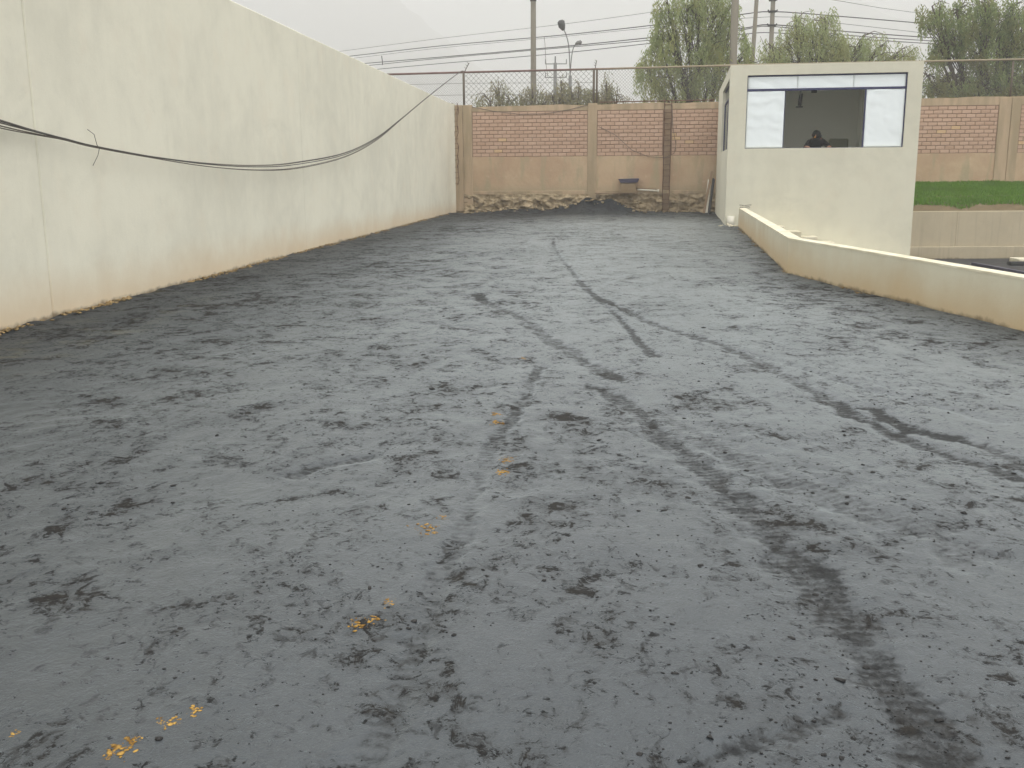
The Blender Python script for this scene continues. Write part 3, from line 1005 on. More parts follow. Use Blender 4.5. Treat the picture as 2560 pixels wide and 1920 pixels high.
# side window
swin = bar(booth, (.055, .402, WZ1 - .065), (.10, 4.148, WZ1 - .031), 'window')
tag(swin, 'side window of clear sliding glass in a navy frame')
bar(swin, (.055, .402, 2.88), (.10, 4.148, 2.925))
bar(swin, (.055, .402, WZ0 + .001), (.10, 4.148, WZ0 + .03))
for y in (.402, 2.1, 4.12):
    bar(swin, (.055, y, WZ0 + .031), (.10, y + .028, 2.879))
for a, b, z0, z1 in ((.431, 2.099, WZ0 + .031, 2.879), (2.129, 4.119, WZ0 + .031, 2.879), (.403, 4.147, 2.926, WZ1 - .066)):
    MB().box((.072, a, z0), (.078, b, z1)).build('pane', M_GLASS, swin)

# steps going down along the booth front, behind the parapet
stairs = empty('stairs', tuple(TORG), TANG)
tag(stairs, 'cement steps going down between the parapet and the booth', 'stairs')
for i in range(10):
    z = .12 - i * .115
    MB().box((.55 + i * .36, -.62, -1.12), (.55 + (i + 1) * .36 - .004, -.012, z), bev=.006).build('step', M_CAP, stairs)

# fittings inside
spk = empty('wall_speaker', tuple(tw(1.63, .95, 0)), TANG)
tag(spk, 'tall dark speaker hanging on a bracket inside the booth', 'speaker')
MB().box((-.045, -.05, 2.66), (.035, .05, 2.93), rot=Matrix.Rotation(R(5), 3, 'Y'), bev=.01).build('housing', M_DARK, spk)
MB().box((-.095, -.07, 2.625), (.055, .07, 2.645), bev=.004).build('bracket', M_DARK, spk)
MB().tube([(0, 0, 2.9), (0, 0, 3.309)], .008, 6).build('hanger', M_DARK, spk)
bxl = empty('junction_box', tuple(tw(2.05, 2.0, 0)), TANG)
tag(bxl, 'small dark box under the booth ceiling', 'box')
MB().box((-.07, -.05, 3.02), (.06, .05, 3.16), bev=.006).build('housing', M_DARK, bxl)
MB().box((-.012, -.012, 3.16), (.012, .012, 3.309)).build('stem', M_DARK, bxl)
ch = empty('office_chair', tuple(tw(2.70, 2.1, .92)), TANG)
tag(ch, 'olive chair with a tall square back inside the booth', 'chair')
MB().box((-.22, .12, .50), (.24, .20, 1.04), bev=.03).build('backrest', M_OLIVE, ch)
MB().box((-.24, -.36, .44), (.24, .12, .52), bev=.02).build('seat', M_OLIVE, ch)
for sx in (-.2, .2):
    for sy in (-.3, .15):
        MB().tube([(sx, sy, .0), (sx, sy, .44)], .016, 6).build('leg', M_DARK, ch)

# ------------------------------------------------------------------ person in the booth
person = empty('person', tuple(tw(2.0, .62, .92)), TANG)
tag(person, 'person in black shirt and black cap, bent over papers at the booth window', 'person')


def skin_body(name, nodes, links, parent, mat):
    me = bpy.data.meshes.new(name)
    names = list(nodes)
    me.from_pydata([nodes[n][0] for n in names], [(names.index(a), names.index(b)) for a, b in links], [])
    o = bpy.data.objects.new(name, me)
    COL.objects.link(o)
    o.modifiers.new('skin', 'SKIN')
    o.modifiers['skin'].use_smooth_shade = True
    if not me.skin_vertices:
        bpy.context.view_layer.objects.active = o
    sv = me.skin_vertices[0].data
    for i, n in enumerate(names):
        r = nodes[n][1]
        sv[i].radius = r if isinstance(r, tuple) else (r, r)
        sv[i].use_root = (i == 0)
    sb = o.modifiers.new('sub', 'SUBSURF'); sb.levels = 2; sb.render_levels = 2
    dg = bpy.context.evaluated_depsgraph_get()
    me2 = bpy.data.meshes.new_from_object(o.evaluated_get(dg))
    bpy.data.objects.remove(o)
    o = bpy.data.objects.new(name, me2)
    COL.objects.link(o)
    o.parent = parent
    me2.materials.clear()
    for m in mat:
        me2.materials.append(m.m)
    return o


# local frame: x right in the picture, y away from the camera, z up from the booth floor (0.92)
N = {
    'pelvis': ((.02, .22, .50), (.16, .12)), 'waist': ((.015, .17, .66), (.145, .11)), 'chest': ((.0, .06, .84), (.155, .115)),
    'top': ((-.01, -.01, .945), (.125, .085)), 'neck': ((-.03, -.09, 1.005), (.055, .055)),
    'jaw': ((-.055, -.165, 1.01), (.060, .068)), 'head': ((-.035, -.165, 1.075), (.078, .092)), 'crown': ((-.01, -.14, 1.135), (.066, .076)),
    'shl': ((-.165, .0, .915), (.068, .068)), 'ell': ((-.275, -.20, .79), (.048, .048)), 'wrl': ((-.255, -.40, .80), (.030, .028)),
    'shr': ((.155, .02, .915), (.068, .068)), 'elr': ((.285, -.15, .79), (.048, .048)), 'wrr': ((.225, -.39, .80), (.030, .028)),
    'hipl': ((-.10, .18, .47), (.085, .085)), 'knl': ((-.13, -.22, .50), (.062, .062)), 'anl': ((-.13, -.20, .09), (.042, .042)), 'tol': ((-.14, -.36, .035), (.038, .030)),
    'hipr': ((.13, .18, .47), (.085, .085)), 'knr': ((.16, -.22, .50), (.062, .062)), 'anr': ((.16, -.18, .09), (.042, .042)), 'tor': ((.17, -.34, .035), (.038, .030)),
}
body = skin_body('body', N, [('pelvis', 'waist'), ('waist', 'chest'), ('chest', 'top'), ('top', 'neck'), ('neck', 'jaw'), ('jaw', 'head'), ('head', 'crown'),
                             ('top', 'shl'), ('shl', 'ell'), ('ell', 'wrl'), ('top', 'shr'), ('shr', 'elr'), ('elr', 'wrr'),
                             ('pelvis', 'hipl'), ('hipl', 'knl'), ('knl', 'anl'), ('anl', 'tol'), ('pelvis', 'hipr'), ('hipr', 'knr'), ('knr', 'anr'), ('anr', 'tor')],
                 person, [M_SKIN, M_SHIRT])
mi = []
for p in body.data.polygons:
    c = p.center
    skinny = (c.z > .985 and c.y < -.055) or (c.y < -.26 and c.z > .70 and abs(c.x) > .18)
    mi.append(0 if skinny else 1)
body.data.polygons.foreach_set('material_index', mi)
body.data.polygons.foreach_set('use_smooth', [True] * len(mi))
# hands: palm with five bent fingers
for sx, wx in ((-1, -.255), (1, .225)):
    mb = MB()
    base = Vector((wx, -.40, .80))
    mb.tube([base, base + Vector((-.012 * sx, -.03, -.008)), base + Vector((-.02 * sx, -.075, -.018))], [.028, .036, .034], 8)
    for k in range(4):
        off = (k - 1.5) * .018
        L = (.062, .072, .068, .052)[k]
        s0 = base + Vector((-.02 * sx + off, -.080, -.018))
        mb.tube([s0, s0 + Vector((-.004 * sx, -L * .45, .004)), s0 + Vector((-.008 * sx, -L * .8, -.012)), s0 + Vector((-.010 * sx, -L, -.026))], [.0095, .009, .008, .006], 6)
    s0 = base + Vector((-.042 * sx, -.035, -.012))
    mb.tube([s0, s0 + Vector((-.022 * sx, -.025, -.004)), s0 + Vector((-.030 * sx, -.055, -.012))], [.011, .010, .007], 6)
    mb.build('hand', M_SKIN, person, True)
# face details, mostly hidden under the cap
mb = MB()
mb.tube([(-.06, -.262, 1.075), (-.067, -.290, 1.045), (-.066, -.272, 1.030)], [.010, .015, .011], 6)
mb.build('nose', M_SKIN, person, True)
for ex in (-.095, -.03):
    MB().tube([(ex - .012, -.247, 1.082), (ex + .012, -.249, 1.082)], .005, 5).build('eye', M_DARK, person)
MB().tube([(-.09, -.236, 1.005), (-.065, -.245, 1.002), (-.04, -.236, 1.005)], .005, 5).build('mouth', M_RUST, person)
for ex in (-.118, .046):
    MB().tube([(ex, -.15, 1.045), (ex, -.14, 1.085)], [.014, .018], 6).build('ear', M_SKIN, person, True)
# cap: dome, peak, emblem
capm = MB()
nu, nv = 16, 8
cc = Vector((-.030, -.165, 1.062))
tilt = Euler((R(36), R(-16), R(-8))).to_matrix()
for j in range(nv + 1):
    ph = (math.pi / 2) * j / nv
    for i in range(nu):
        th = 2 * math.pi * i / nu
        capm.v.append(tuple(cc + tilt @ Vector((.099 * math.cos(th) * math.cos(ph), .114 * math.sin(th) * math.cos(ph), .116 * math.sin(ph) ** .9))))
for j in range(nv):
    for i in range(nu):
        i2 = (i + 1) % nu
        capm.f.append((j * nu + i, j * nu + i2, (j + 1) * nu + i2, (j + 1) * nu + i))
cap = capm.build('cap', M_CAPC, person, True)
pk = MB()
rows = 5
for j in range(rows):
    t = j / (rows - 1)
    for i in range(9):
        a = math.pi * (1.12 + .76 * i / 8)
        r = Vector((.106 * math.cos(a) * (1 + .05 * t), .122 * math.sin(a) - .085 * t * math.sin(math.pi * i / 8) ** .6, .004 - .02 * t * (1 - math.cos((i / 8 - .5) * 2.2))))
        pk.v.append(tuple(cc + tilt @ r))
for j in range(rows - 1):
    for i in range(8):
        pk.f.append((j * 9 + i, j * 9 + i + 1, (j + 1) * 9 + i + 1, (j + 1) * 9 + i))
o = pk.build('peak', M_CAPC, cap, True)
sm = o.modifiers.new('thickness', 'SOLIDIFY'); sm.thickness = .006
em = MB()
cen = cc + tilt @ Vector((-.045, -.108, .040))
for k in range(12):
    a = 2 * math.pi * k / 12
    em.v.append(tuple(cen + tilt @ Vector((.024 * math.cos(a), -.004, .022 * math.sin(a)))))
em.v.append(tuple(cen + tilt @ Vector((0, -.010, 0))))
em.f = [(k, (k + 1) % 12, 12) for k in range(12)]
em.build('emblem', M_ORANGE, cap)
# paperwork on the counter
def paper(name, label, x, y, z, w, d, rz, mat):
    o = MB().box((-w / 2, -d / 2, 0), (w / 2, d / 2, .010)).build(name, mat)
    o.location = tw(x, y, z); o.rotation_euler = (R(14), 0, TANG + rz)
    return tag(o, label, 'paper')


paper('paper_pad', 'white paper pad lying on the booth counter before the person', 2.06, .24, 1.675, .20, .22, R(4), M_PAPER)
paper('clipboard', 'dull clipboard beside the white pad on the booth counter', 1.84, .26, 1.675, .22, .20, R(-6), M_CARD)

# ------------------------------------------------------------------ parapet on the right
def offset_poly(pts, w):
    out = []
    for i, p in enumerate(pts):
        p = Vector((p[0], p[1]))
        ns = []
        if i > 0:
            d = (p - Vector(pts[i - 1])).normalized(); ns.append(Vector((d.y, -d.x)))
        if i < len(pts) - 1:
            d = (Vector(pts[i + 1]) - p).normalized(); ns.append(Vector((d.y, -d.x)))
        n = sum(ns, Vector((0, 0)))
        n = n / (n.length ** 2) * len(ns) if len(ns) == 1 else n.normalized() / max(.3, (n.normalized() @ ns[0]))
        out.append(p + n * w)
    return out


par = empty('parapet_wall', (LOW[3][0], LOW[3][1], 0))
tag(par, 'low cream parapet wall bending along the right edge of the yard', 'wall')
inn = [Vector(p) for p in LOW]
outp = offset_poly(LOW, .14)
TOPS = [.362, .366, .376, .392, .392]
lo = Vector(LOW[3])
BOXF = [(3, 2, 1, 0), (4, 5, 6, 7), (0, 1, 5, 4), (1, 2, 6, 5), (2, 3, 7, 6), (3, 0, 4, 7)]
for a in range(len(LOW) - 1):
    i0, i1, o0, o1 = inn[a], inn[a + 1], outp[a], outp[a + 1]
    ta, tb = TOPS[a], TOPS[a + 1]

    def ring(p, q, r_, t_, za, zb):
        return [(v.x - lo.x, v.y - lo.y, z) for v, z in ((p, za), (q, zb), (r_, zb), (t_, za))]
    mesh_obj('wall_section', ring(i0, i1, o1, o0, -1.3, -1.3) + ring(i0, i1, o1, o0, ta, tb), BOXF, M_LOW, par)
    c0, c1 = i0 + (i0 - o0) * .02, i1 + (i1 - o1) * .02
    mesh_obj('cement_cap', ring(c0, c1, o1, o0, ta + .0005, tb + .0005) + ring(c0, c1, o1, o0, ta + .018, tb + .018), BOXF, M_CAP, par)

# coil of wire on the parapet end, plastic stub at the booth corner
mb = MB()
for k in range(2):
    r0 = .085 + .015 * k
    pts = [(5.10 + r0 * 1.3 * math.cos(a) + .01 * k, 22.12 + r0 * 1.3 * math.sin(a), .42 + .006 + .045 * k + .012 * math.sin(a * 2 + k)) for a in np.linspace(0, 5.6, 22)]
    mb.tube(pts, .0045, 5)
tag(mb.build('wire_coil', M_CABLE2), 'loose wire ends coiled on the far end of the parapet', 'wire')
stub = MB().tube([tw(.12, -.10, -.05), tw(.12, -.10, .205)], [.080, .078], 14).build('plastic_pipe', M_WHITE, None, True)
tag(stub, 'white pipe stub standing at the front corner of the booth', 'pipe')
mb = MB()
for k in range(14):
    p = tw(rng.uniform(-.15, .35), rng.uniform(-.75, -.15), 0)
    r = rng.uniform(.012, .03)
    z = ground_z(p.x, p.y)
    mb.box((p.x - r, p.y - r, z - .005), (p.x + r * 1.3, p.y + r, z + r * .9), rot=Euler((rng.random(), rng.random(), rng.random() * 3)).to_matrix())
tag(mb.build('plaster_crumbs', M_CAP), 'pale plaster crumbs on the ground by the booth corner', 'debris', kind='stuff')

# ------------------------------------------------------------------ right side: retaining wall, lawn, things on the lower road
rw = empty('retaining_wall', (9.0, 27.0, 0))
tag(rw, 'stained concrete retaining wall below the grass bank', 'wall')
mb = MB()
for k, x in enumerate((-1.5, .0, 2.9, 5.8, 8.7, 11.6, 14.5)):
    MB().box((x, -.0, -1.3), (x + 2.897, .22, .13), bev=.006).build('wall_panel', M_RETAIN, rw)
MB().box((-1.5, -.10, -1.3), (17.4, -.002, -.80), bev=.01).build('plinth', M_RETAIN, rw)


def bank_z(x, y):
    yb = 31.6 + (x + 1.8) * math.tan(BANG)
    t = (y - 27.22) / max(.1, yb - 27.22)
    t = min(max(t, 0), 1)
    return .11 + .15 * min(1, t * 8) + .60 * t ** .8


V, F = [], []
nx, ny = 60, 14
for j in range(ny):
    for i in range(nx):
        x = 8.2 + 10.6 * i / (nx - 1)
        yb = 31.6 + (x + 1.8) * math.tan(BANG)
        y = 27.2 + (yb + .02 - 27.2) * j / (ny - 1)
        V.append((x, y, bank_z(x, y) + (rng.random() - .5) * .02 - (.0 if j else .04)))
for j in range(ny - 1):
    for i in range(nx - 1):
        F.append((j * nx + i, j * nx + i + 1, (j + 1) * nx + i + 1, (j + 1) * nx + i))
M_BANK = Mat('bank_soil', (.17, .125, .075), .95, .1)
M_BANK.color(M_BANK.mix(M_BANK.noise(6, 5), (.11, .085, .045), (.24, .18, .11)))
tag(mesh_obj('earth_bank', V, F, M_BANK, None, True), kind='structure')
# grass blades
nb = 60000
rs = np.random.RandomState(3)
gx = 8.4 + rs.rand(nb) * 9.6
yb = 31.6 + (gx + 1.8) * math.tan(BANG)
t = rs.rand(nb) ** .9
gy = 27.28 + (yb - .08 - 27.28) * t
edge_n = fbm(gx * 1.8, gx * 0 + 2, 8)
keep = (gy - 27.36) > (edge_n - .45) * .30
step = np.abs((gy - 27.36) - .55 - edge_n * .2) < .05
keep &= ~step
gx, gy = gx[keep], gy[keep]
nb = len(gx)
gz = np.array([bank_z(a, b) for a, b in zip(gx, gy)])
ang = rs.rand(nb) * 6.28
hh = (.03 + .06 * rs.rand(nb)) * (.5 + fbm(gx * 3, gy * 3, 4))
ww = .010 + .012 * rs.rand(nb)
lean = (rs.rand(nb, 2) - .5) * .07
P0 = np.stack([gx - np.cos(ang) * ww, gy - np.sin(ang) * ww, gz - .01], -1)
P1 = np.stack([gx + np.cos(ang) * ww, gy + np.sin(ang) * ww, gz - .01], -1)
P2 = np.stack([gx + lean[:, 0], gy + lean[:, 1], gz + hh], -1)
V = np.stack([P0, P1, P2], 1).reshape(-1, 3)
me = bpy.data.meshes.new('grass')
me.vertices.add(len(V)); me.vertices.foreach_set('co', V.ravel())
me.loops.add(len(V)); me.loops.foreach_set('vertex_index', np.arange(len(V)))
me.polygons.add(nb); me.polygons.foreach_set('loop_start', np.arange(0, len(V), 3))
me.update(calc_edges=True)
me.materials.append(M_GRASS.m)
o = bpy.data.objects.new('grass', me); COL.objects.link(o)
tag(o, 'short green grass on the bank above the retaining wall', 'grass', kind='stuff')

bm_ = MB().box((-.045, -.05, 0), (.045, 5.2, .07), bev=.006).build('steel_beam', Mat('violet_steel', (.06, .055, .09), .5, .5))
bm_.location = (11.60, 19.8, -1.118); bm_.rotation_euler = (0, 0, R(1.0))
tag(bm_, 'long dark steel beam lying on the lower road behind the parapet', 'beam')
pal = empty('timber_plank', (12.45, 24.9, -1.118), R(-6))
tag(pal, 'dark timber lying on the lower road at the right edge', 'timber')
MB().box((-.1, -.12, 0), (3.2, .12, .09), bev=.008).build('beam', M_DARK, pal)
slab = MB().box((0, -.25, 0), (2.6, .35, .13), bev=.012).build('concrete_slab', M_CAP)
slab.location = (12.72, 25.35, -1.118); slab.rotation_euler = (0, 0, R(-5))
tag(slab, 'pale concrete slab lying behind the dark timber on the lower road', 'slab')

# ------------------------------------------------------------------ cable bundle along the left wall
bund = empty('cable_bundle', (-3.27, 13.14, 0))
tag(bund, 'bundle of loose cables sagging along the left wall up to the fence', 'cables')
CP = [(-3.97, 5.6, 1.78), (-3.90, 6.6, 1.665), (-3.827, 7.741, 1.545), (-3.784, 8.153, 1.503), (-3.737, 8.615, 1.463), (-3.686, 9.104, 1.414), (-3.563, 10.302, 1.336), (-3.429, 11.6, 1.276),
      (-3.271, 13.14, 1.254), (-3.101, 14.786, 1.298), (-2.83, 17.419, 1.492), (-2.586, 19.781, 1.835), (-2.355, 22.027, 2.307), (-2.067, 24.827, 2.915), (-1.766, 27.743, 3.53), (-1.50, 30.8, 4.12), (-1.43, 31.55, 4.235)]
CP[0] = (-4.02, 5.8, 1.775); CP[1] = (-3.925, 6.75, 1.655)
base_pts = smooth_curve(CP, 5)
for k, (r, mat_) in enumerate(((.0058, M_CABLE3), (.005, M_CABLE2), (.0055, M_CABLE3), (.0045, M_CABLE2), (.0055, M_CABLE2), (.0045, M_CABLE2))):
    pts = []
    n = len(base_pts)
    ph = k * 1.05
    for i, p in enumerate(base_pts):
        t = i / (n - 1)
        spread = .007 + .040 * max(0, 1 - abs(t - .04) / .20) + .042 * max(0, 1 - abs(t - .57) / .20)
        a = ph + .5 * math.sin(t * 4 + k)
        pts.append(Vector(p) + Vector((abs(math.cos(a)) * spread * .4, 0, math.sin(a) * spread)) - Vector((-3.27, 13.14, 0)))
    MB().tube(pts, r, 5).build('cable', mat_, bund, True)
tie = MB().tube([Vector((-3.70, 9.02, 1.56)) - Vector((-3.27, 13.14, 0)), Vector((-3.67, 9.08, 1.52)) - Vector((-3.27, 13.14, 0)),
                 Vector((-3.66, 9.10, 1.43)) - Vector((-3.27, 13.14, 0)), Vector((-3.65, 9.12, 1.40)) - Vector((-3.27, 13.14, 0)),
                 Vector((-3.66, 9.10, 1.34)) - Vector((-3.27, 13.14, 0)), Vector((-3.68, 9.02, 1.25)) - Vector((-3.27, 13.14, 0))], .0028, 5)
tie.build('tie_wire', M_CABLE2, bund, True)

# ------------------------------------------------------------------ poles, lamps, power lines beyond the wall
def pole(name, label, x, y, z1, r0, r1, mat, lean=0.0):
    t = empty(name, (x, y, -1.3))
    tag(t, label, 'pole')
    MB().tube([(0, 0, 0), (lean * .5, 0, (z1 + 1.3) * .5), (lean, 0, z1 + 1.3)], [r0, (r0 + r1) / 2, r1], 12).build('shaft', mat, t, True)
    return t


p1 = pole('utility_pole', 'thick concrete utility pole standing behind the chain link fence', .98, 44, 9.6, .135, .105, M_POLE)
MB().box((-.13, -.13, 9.52), (.13, .13, 9.72), bev=.02).build('collar', M_DARK, p1)
MB().tube([(.10, 0, 5.45), (.32, -.3, 4.6), (.55, -.5, 3.9)], .014, 5).build('stay_wire', M_CABLE2, p1)
p3 = pole('utility_pole', 'concrete utility pole half hidden in the weeping tree', 7.66, 35.9, 8.3, .15, .125, M_POLE)
p4 = pole('utility_pole', 'leaning concrete pole right of the weeping tree', 9.55, 42, 9.4, .115, .075, M_POLE, .30)
p5 = pole('utility_pole', 'utility pole with dark clamps carrying the power lines', 11.96, 48, 9.9, .13, .10, M_POLE)
for z in (7.75, 8.35, 8.85):
    c = MB().box((-.16, -.16, z + 1.26), (.16, .16, z + 1.34), bev=.02).build('clamp', M_DARK, p5)
    for sx in (-1, 1):
        MB().tube([(sx * .16, 0, z + 1.3), (sx * .22, 0, z + 1.38)], [.04, .03], 6).build('insulator', M_DARK, c)
for z in (9.2,):
    MB().box((-1.0, -.05, z + 1.25), (1.0, .05, z + 1.35)).build('crossarm', M_POLE, p5)
p2 = pole('distant_pole', 'small distant pole with two crossarms seen through the fence', 3.24, 75, 9.0, .16, .12, M_FARPOLE)
MB().tube([(0, 0, 10.2), (0, 0, 10.75)], .05, 6).build('spike', M_DARK, p2)
for z in (8.93, 8.0):
    ca = MB().tube([(-.72, 0, z + 1.3), (.82, 0, z + 1.3)], .035, 6).build('crossarm', M_FARPOLE, p2)
    for sx in (-.70, .80):
        MB().tube([(sx, 0, z + 1.3), (sx, 0, z + 1.62)], [.04, .03], 6).build('insulator', M_FARPOLE, ca)
lamp = empty('street_lamp', (3.57, 62, -1.3))
tag(lamp, 'double armed street lamp with curved arms behind the fence', 'street lamp')
MB().tube([(0, 0, 0), (0, 0, 8.2)], [.13, .10], 10).build('pole', M_FARPOLE, lamp, True)
a1 = MB().tube([tuple(p) for p in smooth_curve([(0, 0, 8.1), (-.03, 0, 9.0), (-.10, 0, 9.9), (-.25, 0, 10.5), (-.46, 0, 10.95)], 4)], .035, 6).build('arm', M_FARPOLE, lamp, True)
a2 = MB().tube([tuple(p) for p in smooth_curve([(0, 0, 8.1), (.05, 0, 9.0), (.13, 0, 9.6), (.24, 0, 9.9), (.38, 0, 10.05)], 4)], .030, 6).build('arm', M_FARPOLE, lamp, True)
MB().tube([(-.40, 0, 10.78), (-.50, 0, 11.0), (-.56, 0, 11.25), (-.58, 0, 11.34)], [.09, .21, .22, .12], 10).build('lamp_head', M_DARK, a1, True)
MB().tube([(.30, 0, 10.0), (.42, 0, 10.07), (.62, 0, 10.1), (.68, 0, 10.1)], [.05, .10, .12, .05], 8).build('lamp_head', M_FARPOLE, a2, True)

WIRES = [
    [(-18.8, 79.41, 9.68), (-11.56, 72.0, 9.54), (-4.31, 64.6, 9.39), (2.73, 57.41, 9.16), (7.48, 52.56, 9.1), (11.9, 48.04, 9.13), (19.72, 51.85, 8.87), (27.1, 55.51, 9.06), (33.01, 58.44, 9.22)],
    [(-17.33, 77.9, 9.32), (-10.82, 71.26, 9.13), (-4.32, 64.61, 8.95), (2.74, 57.4, 8.6), (7.32, 52.72, 8.46), (10.64, 49.33, 8.41), (11.93, 48.01, 8.35), (15.03, 49.53, 8.39), (21.53, 52.75, 8.39), (27.2, 55.56, 8.35), (31.73, 57.81, 8.31)],
    [(-16.57, 77.12, 9.09), (-10.44, 70.87, 8.96), (-4.32, 64.61, 8.83), (2.74, 57.4, 8.52), (7.32, 52.72, 8.35), (11.94, 48.0, 8.13), (15.9, 49.96, 8.07), (21.7, 52.84, 7.92), (27.27, 55.59, 7.83), (31.71, 57.8, 7.75)],
    [(-14.82, 75.34, 8.76), (-9.57, 69.98, 8.52), (-4.33, 64.62, 8.29), (2.74, 57.4, 8.0), (7.51, 52.53, 7.87), (10.77, 49.2, 7.78), (11.96, 47.98, 7.78), (16.04, 50.03, 7.73), (21.72, 52.85, 7.75), (27.28, 55.6, 7.73), (31.73, 57.8, 7.71)],
    [(-14.2, 74.71, 8.51), (-9.27, 69.67, 8.36), (-4.33, 64.62, 8.22), (2.74, 57.4, 7.94), (7.51, 52.53, 7.75), (10.77, 49.2, 7.72), (11.96, 47.98, 7.71), (16.06, 50.04, 7.57), (21.74, 52.85, 7.6), (27.29, 55.61, 7.62), (31.74, 57.81, 7.65)],
    [(-13.18, 73.66, 8.19), (-8.76, 69.15, 8.05), (-4.34, 64.63, 7.91), (2.74, 57.4, 7.66), (7.51, 52.52, 7.6), (10.78, 49.19, 7.52), (11.97, 47.97, 7.43), (14.96, 49.5, 7.42), (21.9, 52.94, 7.47), (27.31, 55.61, 7.5), (31.63, 57.76, 7.53)],
]
WNAMES = ['topmost thin power line crossing the sky', 'second power line from the top, thick and dark', 'third power line from the top, thin, close under the thick one',
          'fourth power line from the top, thick and dark', 'fifth power line from the top, running with the fourth', 'lowest power line above the chain link fence']
for pts, r, lb in zip(WIRES, (.010, .023, .010, .024, .019, .019), WNAMES):
    o = MB().tube(smooth_curve(pts, 4), r, 5).build('power_line', M_CABLE, None, True)
    tag(o, lb, 'power line', 'power lines beyond the wall')
wsp = MB().tube([(-8.45, 68.85, 8.86), (-8.40, 68.80, 8.45), (-8.42, 68.80, 8.28)], .03, 5).build('cable_spacer', M_CABLE)
tag(wsp, 'short dark spacer hanging between two power lines at left', 'spacer')
lead = MB().tube(smooth_curve([(1.9, 58.25, 8.63), (1.95, 58.2, 8.1), (2.0, 58.15, 7.2), (2.1, 58.1, 6.5)], 4), .012, 4).build('drop_wire', M_CABLE2)
tag(lead, 'thin drop wire hanging from the power lines by the street lamp', 'wire')

# ------------------------------------------------------------------ trees
def leaf_cloud(name, strands, leaf_len, leaf_w, mat, parent, seed, spacing=.045):
    """strands: arrays of points hanging down; leaves set along both sides of each strand"""
    rs = np.random.RandomState(seed)
    V = []
    for st in strands:
        st = np.asarray(st)
        seg = np.linalg.norm(np.diff(st, axis=0), axis=1)
        L = seg.sum()
        n = max(3, int(L / spacing))
        tt = np.linspace(0, L, n)
        cum = np.concatenate([[0], np.cumsum(seg)])
        pos = np.stack([np.interp(tt, cum, st[:, k]) for k in range(3)], -1)
        a = rs.rand(n) * 6.283
        dirs = np.stack([np.cos(a) * .75, np.sin(a) * .75, -.55 - .9 * rs.rand(n)], -1)
        dirs /= np.linalg.norm(dirs, axis=1)[:, None]
        ll = leaf_len * (.6 + .8 * rs.rand(n))[:, None]
        side = np.cross(dirs, rs.randn(n, 3)); side /= np.linalg.norm(side, axis=1)[:, None]
        w = leaf_w * (.7 + .6 * rs.rand(n))[:, None]
        tip = pos + dirs * ll
        mid = pos + dirs * ll * .45
        V.append(np.stack([pos, mid + side * w, tip, mid - side * w], 1))
    V = np.concatenate(V).reshape(-1, 3)
    nq = len(V) // 4
    me = bpy.data.meshes.new(name)
    me.vertices.add(len(V)); me.vertices.foreach_set('co', V.ravel())
    me.loops.add(len(V)); me.loops.foreach_set('vertex_index', np.arange(len(V)))
    me.polygons.add(nq); me.polygons.foreach_set('loop_start', np.arange(0, len(V), 4))
    me.update(calc_edges=True)
    me.materials.append(mat.m)
    o = bpy.data.objects.new(name, me)
    COL.objects.link(o)
    o.parent = parent
    tag(o, kind='stuff')
    return o


def weeping_tree(name, label, base, blobs, mat, seed, density=60, hang=(.35, .95), droop=.75, leaf=(.14, .020), trunk_r=.17, cat='tree', wind=(0, 0), spacing=.05):
    t = empty(name, tuple(base))
    tag(t, label, cat, 'trees beyond the brick wall')
    b = Vector(base)
    rs = np.random.RandomState(seed)
    r = random.Random(seed)
    fork = Vector((0, 0, (max(q[2] for q in blobs) - b.z) * .38))
    MB().tube([(0, 0, 0), (r.uniform(-.1, .1), 0, fork.z * .5), tuple(fork)], [trunk_r * 1.25, trunk_r, trunk_r * .8], 9).build('trunk', M_BARK, t, True)
    strands = []
    for k, (cx, cy, cz, rx, ry, rz) in enumerate(blobs):
        c = Vector((cx, cy, cz)) - b
        mid = (fork + c) * .5 + Vector((r.uniform(-.2, .2), r.uniform(-.2, .2), .25))
        limb = smooth_curve([fork, mid, c + Vector((0, 0, rz * .4))], 4)
        lo = MB().tube(limb, list(np.linspace(trunk_r * .55, .025, len(limb))), 6).build('branch', M_BARK, t, True)
        vol = rx * ry * rz
        n = int(density * vol ** .75)
        tw_ = MB()
        for q in range(n):
            if q % 8 == 0:
                d = rs.randn(3); d /= np.linalg.norm(d)
                rad = rs.rand() ** .40 * 1.08
                pc = np.array([c.x + d[0] * rx * rad, c.y + d[1] * ry * rad, c.z + d[2] * rz * rad])
            p = pc + rs.randn(3) * np.array([.10, .10, .10])
            L = hang[0] + (hang[1] - hang[0]) * rs.rand()
            m = 6
            out = np.array([d[0] * rx, d[1] * ry, 0]); out = out / (np.linalg.norm(out) + 1e-6) * .45
            pts = [p]
            v = out + np.array([wind[0], wind[1], .35 - .3 * rs.rand()]) + rs.randn(3) * .15
            for s in range(m):
                v = v * .72 + np.array([wind[0] * .3, wind[1] * .3, -droop])
                pts.append(pts[-1] + v / np.linalg.norm(v) * L / m)
            strands.append(pts)
            if q % 5 == 0:
                j = r.randrange(len(limb) // 2, len(limb))
                tw_.tube([limb[j], (limb[j] + Vector(p)) * .5 + Vector((0, 0, .12)), Vector(p)], [.018, .012, .006], 4, False)
        if tw_.v:
            tag(tw_.build('twigs', M_BARK, lo), kind='stuff')
    leaf_cloud('crown', strands, leaf[0], leaf[1], mat, t, seed + 1, spacing)
    return t


